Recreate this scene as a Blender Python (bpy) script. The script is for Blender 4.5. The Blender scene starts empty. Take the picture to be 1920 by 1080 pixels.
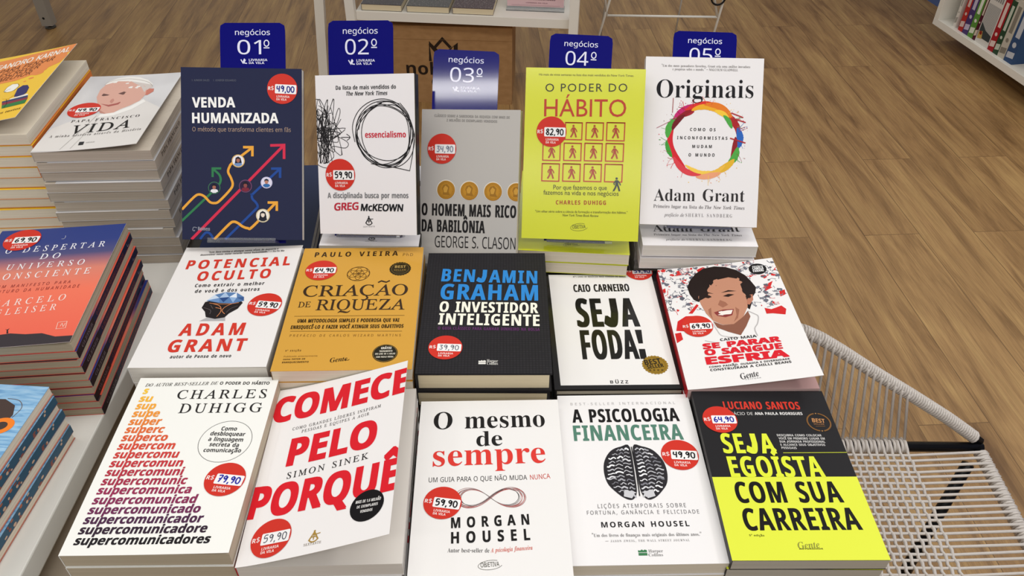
import bpy, math, random, os, unicodedata
from math import sin, cos, pi, radians
from mathutils import Matrix, Vector, Euler
from mathutils.geometry import tessellate_polygon

random.seed(7)
S = bpy.context.scene
COL = S.collection

# ------------------------------------------------------------------ camera
cd = bpy.data.cameras.new('camera')
cd.sensor_width = 36.0
cd.lens = 1512.0 / 1920.0 * 36.0
cd.clip_start = 0.02
cam = bpy.data.objects.new('camera', cd)
COL.objects.link(cam)
PITCH, ROLL = radians(39.9), radians(0.46)
fw = Vector((0, cos(PITCH), -sin(PITCH)))
up = Vector((0, sin(PITCH), cos(PITCH)))
rt = Vector((1, 0, 0))
r2 = rt * cos(ROLL) + up * sin(ROLL)
u2 = up * cos(ROLL) - rt * sin(ROLL)
M = Matrix((r2, u2, -fw)).transposed().to_4x4()
M.translation = (0, 0, 1.5)
cam.matrix_world = M
S.camera = cam

# ------------------------------------------------------------------ light
W = bpy.data.worlds.new('shop_ambient')
S.world = W
W.use_nodes = True
bgn = W.node_tree.nodes['Background']
bgn.inputs[0].default_value = (1.0, 0.98, 0.955, 1)
bgn.inputs[1].default_value = 0.36


def area(name, loc, sx, sy, watt, col=(1, 0.975, 0.935), aim=None):
    l = bpy.data.lights.new(name, 'AREA')
    l.shape = 'RECTANGLE'
    l.size = sx
    l.size_y = sy
    l.energy = watt
    l.color = col
    o = bpy.data.objects.new(name, l)
    o.location = loc
    if aim:
        d = Vector(aim) - Vector(loc)
        o.rotation_euler = d.to_track_quat('-Z', 'Y').to_euler()
    COL.objects.link(o)
    return o


area('ceiling_strip_light', (0.1, -1.08, 2.95), 4.4, 0.12, 26)
area('ceiling_strip_light', (0.1, -2.15, 2.95), 3.4, 0.2, 17)
area('ceiling_strip_light', (0.5, 0.75, 2.95), 3.4, 0.5, 31)
area('ceiling_strip_light', (2.4, 1.9, 2.95), 0.5, 3.2, 38)
area('ceiling_strip_light', (0.8, 4.2, 2.95), 3.6, 0.3, 15)
area('ceiling_strip_light', (-2.2, 0.2, 2.95), 0.3, 3.0, 8)

S.view_settings.view_transform = 'Standard'
S.view_settings.look = 'None'
S.view_settings.gamma = 1.0
S.view_settings.use_curve_mapping = False
S.view_settings.exposure = 0.0

# ------------------------------------------------------------------ materials


def lin(c):
    if isinstance(c, str):
        c = [int(c[i:i + 2], 16) / 255 for i in (1, 3, 5)]
    return tuple((v / 12.92 if v <= 0.04045 else ((v + 0.055) / 1.055) ** 2.4) for v in c) + (1.0,)


MC = {}


def mat(col, rough=0.5, metal=0.0, name=None, spec=0.5):
    k = (col, rough, metal, spec)
    if k in MC:
        return MC[k]
    m = bpy.data.materials.new(name or 'ink_' + str(col).strip('#'))
    m.use_nodes = True
    b = m.node_tree.nodes['Principled BSDF']
    b.inputs['Base Color'].default_value = lin(col)
    b.inputs['Roughness'].default_value = rough
    b.inputs['Metallic'].default_value = metal
    b.inputs['Specular IOR Level'].default_value = spec if rough < 0.25 else spec * 0.32
    MC[k] = m
    return m


class NT:
    """tiny node-tree helper"""

    def __init__(s, name, rough=0.5):
        s.m = bpy.data.materials.new(name)
        s.m.use_nodes = True
        s.t = s.m.node_tree
        s.b = s.t.nodes['Principled BSDF']
        s.b.inputs['Roughness'].default_value = rough

    def n(s, typ, **k):
        nd = s.t.nodes.new('ShaderNode' + typ)
        for a, v in k.items():
            if a.startswith('i_'):
                nd.inputs[int(a[2:]) if a[2:].isdigit() else a[2:].replace('_', ' ')].default_value = v
            else:
                setattr(nd, a, v)
        return nd

    def l(s, a, b):
        s.t.links.new(a, b)

    def ramp(s, fac, stops):
        r = s.n('ValToRGB')
        e = r.color_ramp.elements
        while len(e) < len(stops):
            e.new(0.5)
        for el, (p, c) in zip(e, stops):
            el.position = p
            el.color = lin(c)
        s.l(fac, r.inputs[0])
        return r.outputs[0]


def page_mat(name, c1, c2, wrap=False):
    q = NT(name, 0.75)
    tc = q.n('TexCoord')
    mp = q.n('Mapping')
    mp.inputs['Scale'].default_value = (3, 3, 1400)
    q.l(tc.outputs['Object'], mp.inputs[0])
    nz = q.n('TexNoise', i_Scale=1.0, i_Detail=2.0)
    q.l(mp.outputs[0], nz.inputs['Vector'])
    q.l(q.ramp(nz.outputs[0], [(0.3, c1), (0.7, c2)]), q.b.inputs['Base Color'])
    bm = q.n('Bump', i_Strength=0.15, i_Distance=0.0005)
    q.l(nz.outputs[0], bm.inputs['Height'])
    if wrap:   # shrink film: glossy, wrinkled
        n2 = q.n('TexNoise', i_Scale=55.0, i_Detail=3.0, i_Distortion=1.2)
        m2 = q.n('Mapping')
        m2.inputs['Scale'].default_value = (1, 1, 3)
        q.l(tc.outputs['Object'], m2.inputs[0])
        q.l(m2.outputs[0], n2.inputs['Vector'])
        b2 = q.n('Bump', i_Strength=0.6, i_Distance=0.004)
        q.l(n2.outputs[0], b2.inputs['Height'])
        q.l(b2.outputs[0], q.b.inputs['Coat Normal'])
        q.b.inputs['Coat Weight'].default_value = 0.55
        q.b.inputs['Coat Roughness'].default_value = 0.22
    q.l(bm.outputs[0], q.b.inputs['Normal'])
    return q.m


PAGE = page_mat('pages_cream', '#cfc4b0', '#e6ddcc')
PAGEW = page_mat('pages_white', '#d2ccc2', '#e6e2da')
PAGEB = page_mat('pages_beige', '#d8c8a4', '#eadcbc')
PAGEF = page_mat('pages_in_shrink_film', '#a99d8d', '#c8bdae', True)

# ------------------------------------------------------------------ object helpers


def tag(o, label=None, cat=None, group=None, kind=None):
    if label:
        o['label'] = label
    if cat:
        o['category'] = cat
    if group:
        o['group'] = group
    if kind:
        o['kind'] = kind
    return o


def empty(name, loc=(0, 0, 0), rot=(0, 0, 0)):
    o = bpy.data.objects.new(name, None)
    o.empty_display_size = 0.03
    o.location = loc
    o.rotation_euler = rot
    COL.objects.link(o)
    return o


class MB:
    """collects faces with materials and uvs, links them as one mesh"""

    def __init__(s):
        s.v = []
        s.f = []
        s.m = []
        s.uv = []
        s.mats = []
        s.smooth = []

    def mi(s, m):
        if m not in s.mats:
            s.mats.append(m)
        return s.mats.index(m)

    def add(s, vs, fs, m, uvs=None, smooth=False):
        o = len(s.v)
        s.v += [tuple(p) for p in vs]
        i = s.mi(m)
        for f in fs:
            s.f.append([o + k for k in f])
            s.m.append(i)
            s.smooth.append(smooth)
            s.uv.append([uvs[k] for k in f] if uvs else [(0, 0)] * len(f))

    def box(s, a, b, m, skip=()):
        x0, y0, z0 = a
        x1, y1, z1 = b
        vs = [(x0, y0, z0), (x1, y0, z0), (x1, y1, z0), (x0, y1, z0), (x0, y0, z1), (x1, y0, z1), (x1, y1, z1), (x0, y1, z1)]
        fs = {'b': (0, 3, 2, 1), 't': (4, 5, 6, 7), 'f': (0, 1, 5, 4), 'k': (2, 3, 7, 6), 'l': (3, 0, 4, 7), 'r': (1, 2, 6, 5)}
        s.add(vs, [f for k, f in fs.items() if k not in skip], m)

    def tube(s, pts, r, m, n=10, closed=False, cap=True):
        pts = [Vector(p) for p in pts]
        N = len(pts)
        vs = []
        ref = Vector((0, 0, 1))
        prev = None
        for i, p in enumerate(pts):
            a = pts[i - 1] if (i > 0 or closed) else p
            b = pts[(i + 1) % N] if (i < N - 1 or closed) else p
            d = (b - a).normalized()
            if prev is None:
                x = d.cross(ref)
                if x.length < 1e-3:
                    x = d.cross(Vector((1, 0, 0)))
            else:
                x = prev - d * prev.dot(d)
            x.normalize()
            prev = x
            y = d.cross(x)
            rr = r[i] if isinstance(r, (list, tuple)) else r
            for k in range(n):
                t = 2 * pi * k / n
                vs.append(p + (x * cos(t) + y * sin(t)) * rr)
        fs = []
        for i in range(N if closed else N - 1):
            j = (i + 1) % N
            for k in range(n):
                k2 = (k + 1) % n
                fs.append((i * n + k, i * n + k2, j * n + k2, j * n + k))
        if cap and not closed:
            fs.append(tuple(range(n - 1, -1, -1)))
            fs.append(tuple((N - 1) * n + k for k in range(n)))
        s.add(vs, fs, m, smooth=True)

    def build(s, name, parent=None, loc=(0, 0, 0), rot=(0, 0, 0), bevel=0):
        me = bpy.data.meshes.new(name)
        me.from_pydata(s.v, [], s.f)
        for m in s.mats:
            me.materials.append(m)
        me.polygons.foreach_set('material_index', s.m)
        me.polygons.foreach_set('use_smooth', s.smooth)
        ul = me.uv_layers.new(name='UVMap')
        ul.data.foreach_set('uv', [c for f in s.uv for p in f for c in p])
        me.update()
        o = bpy.data.objects.new(name, me)
        o.location = loc
        o.rotation_euler = rot
        if parent:
            o.parent = parent
        if bevel:
            bv = o.modifiers.new('bevel', 'BEVEL')
            bv.width = bevel
            bv.segments = 2
            bv.limit_method = 'ANGLE'
        COL.objects.link(o)
        return o


def copy_tree(o, parent=None):
    c = o.copy()
    COL.objects.link(c)
    if parent:
        c.parent = parent
    for ch in list(o.children):
        copy_tree(ch, c)
    return c


# ------------------------------------------------------------------ lettering (glyph outlines become flat printed mesh)
FD = os.path.join(bpy.utils.resource_path('LOCAL'), 'datafiles', 'fonts')


def font(fn):
    try:
        return bpy.data.fonts.load(os.path.join(FD, fn))
    except Exception:
        return None


F_B = bpy.data.fonts.load('<builtin>')
F_M = font('NotoSansMath-Regular.woff2')
F_N = font('NotoSansHebrew-Regular.woff2') or F_B
# key: (font, capitals base, small base, digit base, outline offset, unshear)
FONTS = {'sb': (F_M, 0x1D5D4, 0x1D5EE, 0x1D7EC, 0, 0), 'sB': (F_M, 0x1D400, 0x1D41A, 0x1D7CE, -0.0015, 0), 'se': (F_M, 0x1D400, 0x1D41A, 0x1D7CE, -0.005, 0),
         'sr': (F_M, 0x1D434, 0x1D44E, None, 0.004, 0.27), 'it': (F_M, 0x1D468, 0x1D482, None, -0.003, 0),
         'sc': (F_M, 0x1D4D0, 0x1D4EA, None, 0, 0), 'sn': (F_N, None, None, None, 0, 0), 'g': (F_B, None, None, None, 0, 0)}
GC = {}
_tc = bpy.data.curves.new('glyph', 'FONT')
_to = bpy.data.objects.new('glyph', _tc)
COL.objects.link(_to)


def _mesh(txt, fnt, off):
    _tc.body = txt
    _tc.font = fnt
    _tc.offset = off
    _tc.resolution_u = 3
    _tc.fill_mode = 'FRONT'
    _tc.size = 1
    bpy.context.view_layer.update()
    dg = bpy.context.evaluated_depsgraph_get()
    ev = _to.evaluated_get(dg)
    me = ev.to_mesh()
    vs = [(v.co.x, v.co.y) for v in me.vertices]
    fs = [tuple(p.vertices) for p in me.polygons]
    ev.to_mesh_clear()
    return vs, fs


def _map(fk, ch):
    f, U, L_, D, off, sh = FONTS[fk]
    if f is None:
        return F_B, ch, 0, 0
    if U and 'A' <= ch <= 'Z':
        return f, chr(U + ord(ch) - 65), off, sh
    if L_ and 'a' <= ch <= 'z':
        return f, chr(L_ + ord(ch) - 97), off, sh
    if D and ch.isdigit():
        return f, chr(D + ord(ch) - 48), off, sh
    if f is F_M:
        return F_N, ch, 0, 0
    return f, ch, off, sh


def glyph(fk, ch):
    """verts, faces, advance (em)"""
    k = (fk, ch)
    if k in GC:
        return GC[k]
    if fk == 'sr' and 'a' <= ch <= 'z':
        GC[k] = glyph('se', ch)
        return GC[k]
    if ch == ' ':
        GC[k] = ([], [], 0.26)
        return GC[k]
    f, c, off, sh = _map(fk, ch)
    vs, fs = _mesh(c, f, off)
    w2, _ = _mesh('H' + c + 'H', f, 0)
    kk = ('HH', f.name)
    if kk not in GC:
        w, _ = _mesh('HH', f, 0)
        GC[kk] = max(p[0] for p in w) - min(p[0] for p in w)
    adv = (max(p[0] for p in w2) - min(p[0] for p in w2)) - GC[kk] if w2 else 0.3
    if sh:
        vs = [(x - sh * y, y) for x, y in vs]
    if ch == 'J' and fk == 'sb':
        hh = cap('sb')
        vs, fs = stroke(smoothpts([(.31, hh), (.31, hh * .6), (.305, .22), (.25, .085), (.15, .07), (.02, .12)], 4), .15)
        adv = .46
    elif ch == '!' and fk == 'sb':
        hh = cap('sb')
        vs = [(.03, hh), (.21, hh), (.17, .25), (.07, .25), (.04, .16), (.2, .16), (.2, 0), (.04, 0)]
        fs = [(0, 1, 2, 3), (4, 5, 6, 7)]
        adv = .26
    elif ch == 'J' and vs:
        lo, hi = min(p[1] for p in vs), max(p[1] for p in vs)
        if lo < -0.03:
            vs = [(x, (y - lo) / (hi - lo) * hi) for x, y in vs]
    GC[k] = (vs, fs, adv)
    return GC[k]


def cap(fk):
    return max(p[1] for p in glyph(fk, 'H')[0])


def stroke(pts, w):
    """quads of a 2d ribbon along pts"""
    n = len(pts)
    L_, R_ = [], []
    for i in range(n):
        a = pts[max(i - 1, 0)]
        b = pts[min(i + 1, n - 1)]
        dx, dy = b[0] - a[0], b[1] - a[1]
        d = math.hypot(dx, dy) or 1
        k = 1.0
        if 0 < i < n - 1:
            p = pts[i]
            e = (p[0] - a[0], p[1] - a[1])
            le = math.hypot(*e) or 1
            cs = abs((e[0] * dx + e[1] * dy) / (le * d))
            k = min(1 / max(cs, 0.4), 2.0)
        nx, ny = -dy / d * w / 2 * k, dx / d * w / 2 * k
        L_.append((pts[i][0] + nx, pts[i][1] + ny))
        R_.append((pts[i][0] - nx, pts[i][1] - ny))
    return L_ + R_, [(i, i + 1, n + i + 1, n + i) for i in range(n - 1)]


def smoothpts(p, k=5, closed=False):
    if len(p) < 3:
        return p
    o = []
    n = len(p)
    for i in range(n if closed else n - 1):
        g = (lambda j: p[j % n]) if closed else (lambda j: p[max(0, min(n - 1, j))])
        a, b, c, d = g(i - 1), g(i), g(i + 1), g(i + 2)
        for t in [j / k for j in range(k)]:
            o.append(tuple(0.5 * (2 * b[q] + (c[q] - a[q]) * t + (2 * a[q] - 5 * b[q] + 4 * c[q] - d[q]) * t * t + (3 * b[q] - a[q] - 3 * c[q] + d[q]) * t ** 3) for q in (0, 1)))
    o.append(p[0] if closed else p[-1])
    return o


def layout(txt, fk, sp=0):
    """whole line in em units -> list of (verts, faces)"""
    out = []
    x = 0
    wgt = {'sb': 0.11, 'se': 0.07}.get(fk, 0.05)
    for ch in txt:
        dec = unicodedata.normalize('NFD', ch) if fk in ('sb', 'sB', 'se', 'sr', 'it') else ch
        vs, fs, adv = glyph(fk, dec[0])
        if fs:
            out.append(([(a + x, b) for a, b in vs], fs))
            xs = [a for a, b in vs]
            cx = x + (min(xs) + max(xs)) / 2
            ty = max(b for a, b in vs)
            for mk in dec[1:]:
                if mk == '\u0301':
                    pl = [(cx - 0.03, ty + 0.05), (cx + 0.1, ty + 0.19)]
                elif mk == '\u0302':
                    pl = [(cx - 0.13, ty + 0.05), (cx, ty + 0.15), (cx + 0.13, ty + 0.05)]
                    if fk == 'sb':
                        out.append(stroke(pl, 0.085))
                        continue
                elif mk == '\u0303':
                    pl = [(cx - 0.17, ty + 0.08), (cx - 0.08, ty + 0.15), (cx + 0.07, ty + 0.09), (cx + 0.17, ty + 0.16)]
                elif mk == '\u0308':
                    out.append(stroke([(cx - 0.16, ty + 0.1), (cx - 0.04, ty + 0.1)], 0.1))
                    pl = [(cx + 0.05, ty + 0.1), (cx + 0.17, ty + 0.1)]
                elif mk == '\u0327':
                    pl = [(cx, -0.0), (cx + 0.05, -0.1), (cx - 0.02, -0.18), (cx - 0.1, -0.18)]
                else:
                    continue
                out.append(stroke(pl, wgt))
        x += adv + sp
    return out


# ------------------------------------------------------------------ printed artwork, in millimetres from a cover's top-left corner
LZ = 0.00013


class Art:
    def __init__(s, w, h, rough=0.4):
        s.w, s.h, s.rough = w, h, rough
        s.p = []           # (verts, faces, material, layer)
        s.k = 0

    def put(s, vs, fs, col, la=2, **k):
        m = col if not isinstance(col, str) else mat(col, k.get('rough', s.rough), k.get('metal', 0.0))
        s.k += 1
        s.p.append((vs, fs, m, la + (s.k % 64) * 0.014))

    def poly(s, pts, col, la=1, **k):
        t = tessellate_polygon([[Vector((x, y, 0)) for x, y in pts]])
        s.put(list(pts), [tuple(f) for f in t], col, la, **k)

    def disc(s, cx, cy, rx, ry=None, col='#000000', la=1, n=36, rot=0, **k):
        ry = ry or rx
        c, d = cos(rot), sin(rot)
        pts = []
        for i in range(n):
            a, b = rx * cos(2 * pi * i / n), ry * sin(2 * pi * i / n)
            pts.append((cx + a * c - b * d, cy + a * d + b * c))
        s.put(pts, [tuple(range(n))], col, la, **k)

    def line(s, pts, w, col, la=2, sharp=0, closed=0, **k):
        if not sharp:
            pts = smoothpts(pts, 5, closed)
        elif closed:
            pts = list(pts) + [pts[0], pts[1]]
        s.put(*stroke(pts, w), col, la, **k)

    def ell(s, cx, cy, rx, ry, w, col, la=2, rot=0, n=40, a0=0, a1=2 * pi, **k):
        pts = []
        for i in range(n + 1):
            t = a0 + (a1 - a0) * i / n
            a, b = rx * cos(t), ry * sin(t)
            pts.append((cx + a * cos(rot) - b * sin(rot), cy + a * sin(rot) + b * cos(rot)))
        s.put(*stroke(pts, w), col, la, **k)

    def text(s, txt, fk, x0, y0, x1, y1, h, col, la=2, sp=0, bold=0, sh=0, **k):
        gl = layout(txt, fk, sp)
        if not gl:
            return
        if fk == 'sb' and not sp:      # tightly set display lines keep clear gaps when narrowed
            xs = [a for vs, f in gl for a, b in vs]
            if math.hypot(x1 - x0, y1 - y0) / (max(xs) - min(xs)) < 0.7 * h / cap(fk):
                gl = layout(txt, fk, 0.035)
        xs = [a for vs, f in gl for a, b in vs]
        lo, hi = min(xs), max(xs)
        W_ = math.hypot(x1 - x0, y1 - y0)
        sx, sy = W_ / (hi - lo), h / cap(fk)
        ex = ((x1 - x0) / W_, (y1 - y0) / W_)
        ey = (ex[1], -ex[0])
        sh_ = sh * sy
        ratio = sx / sy
        dup = [0.0]
        if bold:
            dup = [-bold, -bold / 2, 0, bold / 2, bold]
        elif fk == 'sb' and ratio < 0.85:
            e = min(0.03, 0.022 * (1 - ratio) / ratio)
            dup = [-e, 0, e]
        ys = [0.0] if not bold else [-bold * 0.7, bold * 0.7]
        for q in ys:
            for d in dup:
                V, Fc = [], []
                for vs, fs in gl:
                    o = len(V)
                    for a, b in vs:
                        X = (a + d - lo) * sx + sh * (b + q) * sy
                        Y = (b + q) * sy
                        V.append((x0 + ex[0] * X + ey[0] * Y, y0 + ex[1] * X + ey[1] * Y))
                    Fc += [tuple(o + i for i in f) for f in fs]
                s.put(V, Fc, col, la, **k)


def clip_half(poly, ax, val, keep_less):
    out = []
    n = len(poly)
    for i in range(n):
        a, b = poly[i], poly[(i + 1) % n]
        ia = (a[ax] <= val) if keep_less else (a[ax] >= val)
        ib = (b[ax] <= val) if keep_less else (b[ax] >= val)
        if ia:
            out.append(a)
        if ia != ib:
            t = (val - a[ax]) / (b[ax] - a[ax])
            out.append((a[0] + (b[0] - a[0]) * t, a[1] + (b[1] - a[1]) * t))
    return out


def print_art(mb, art, surf, grid=None, bounds=True):
    """lay the artwork on a surface: surf(x_mm, y_mm, height_m) -> point"""
    w, h = art.w, art.h
    for vs, fs, m, la in art.p:
        inside = all(-1e-6 <= x <= w + 1e-6 and -1e-6 <= y <= h + 1e-6 for x, y in vs) or not bounds
        z = la * LZ
        if inside and not grid:
            mb.add([surf(x, y, z) for x, y in vs], [f[::-1] if False else f for f in fs], m, [(x / w, 1 - y / h) for x, y in vs])
            continue
        for f in fs:
            pl = [vs[i] for i in f]
            if bounds:
                for ax, v, less in ((0, 0, False), (0, w, True), (1, 0, False), (1, h, True)):
                    pl = clip_half(pl, ax, v, less)
                    if len(pl) < 3:
                        break
            if len(pl) < 3:
                continue
            cells = [pl]
            if grid:
                for ax, num, size in ((0, grid[0], w), (1, grid[1], h)):
                    nxt = []
                    for c in cells:
                        lo, hi = min(p[ax] for p in c), max(p[ax] for p in c)
                        for i in range(int(max(0, lo / size * num - 1e-6)), int(min(num - 1, hi / size * num)) + 1):
                            q = clip_half(clip_half(c, ax, size * i / num, False) or [(0, 0)] * 3, ax, size * (i + 1) / num, True)
                            if len(q) >= 3:
                                nxt.append(q)
                    cells = nxt
            for c in cells:
                mb.add([surf(x, y, z) for x, y in c], [tuple(range(len(c)))], m, [(x / w, 1 - y / h) for x, y in c])
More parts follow.
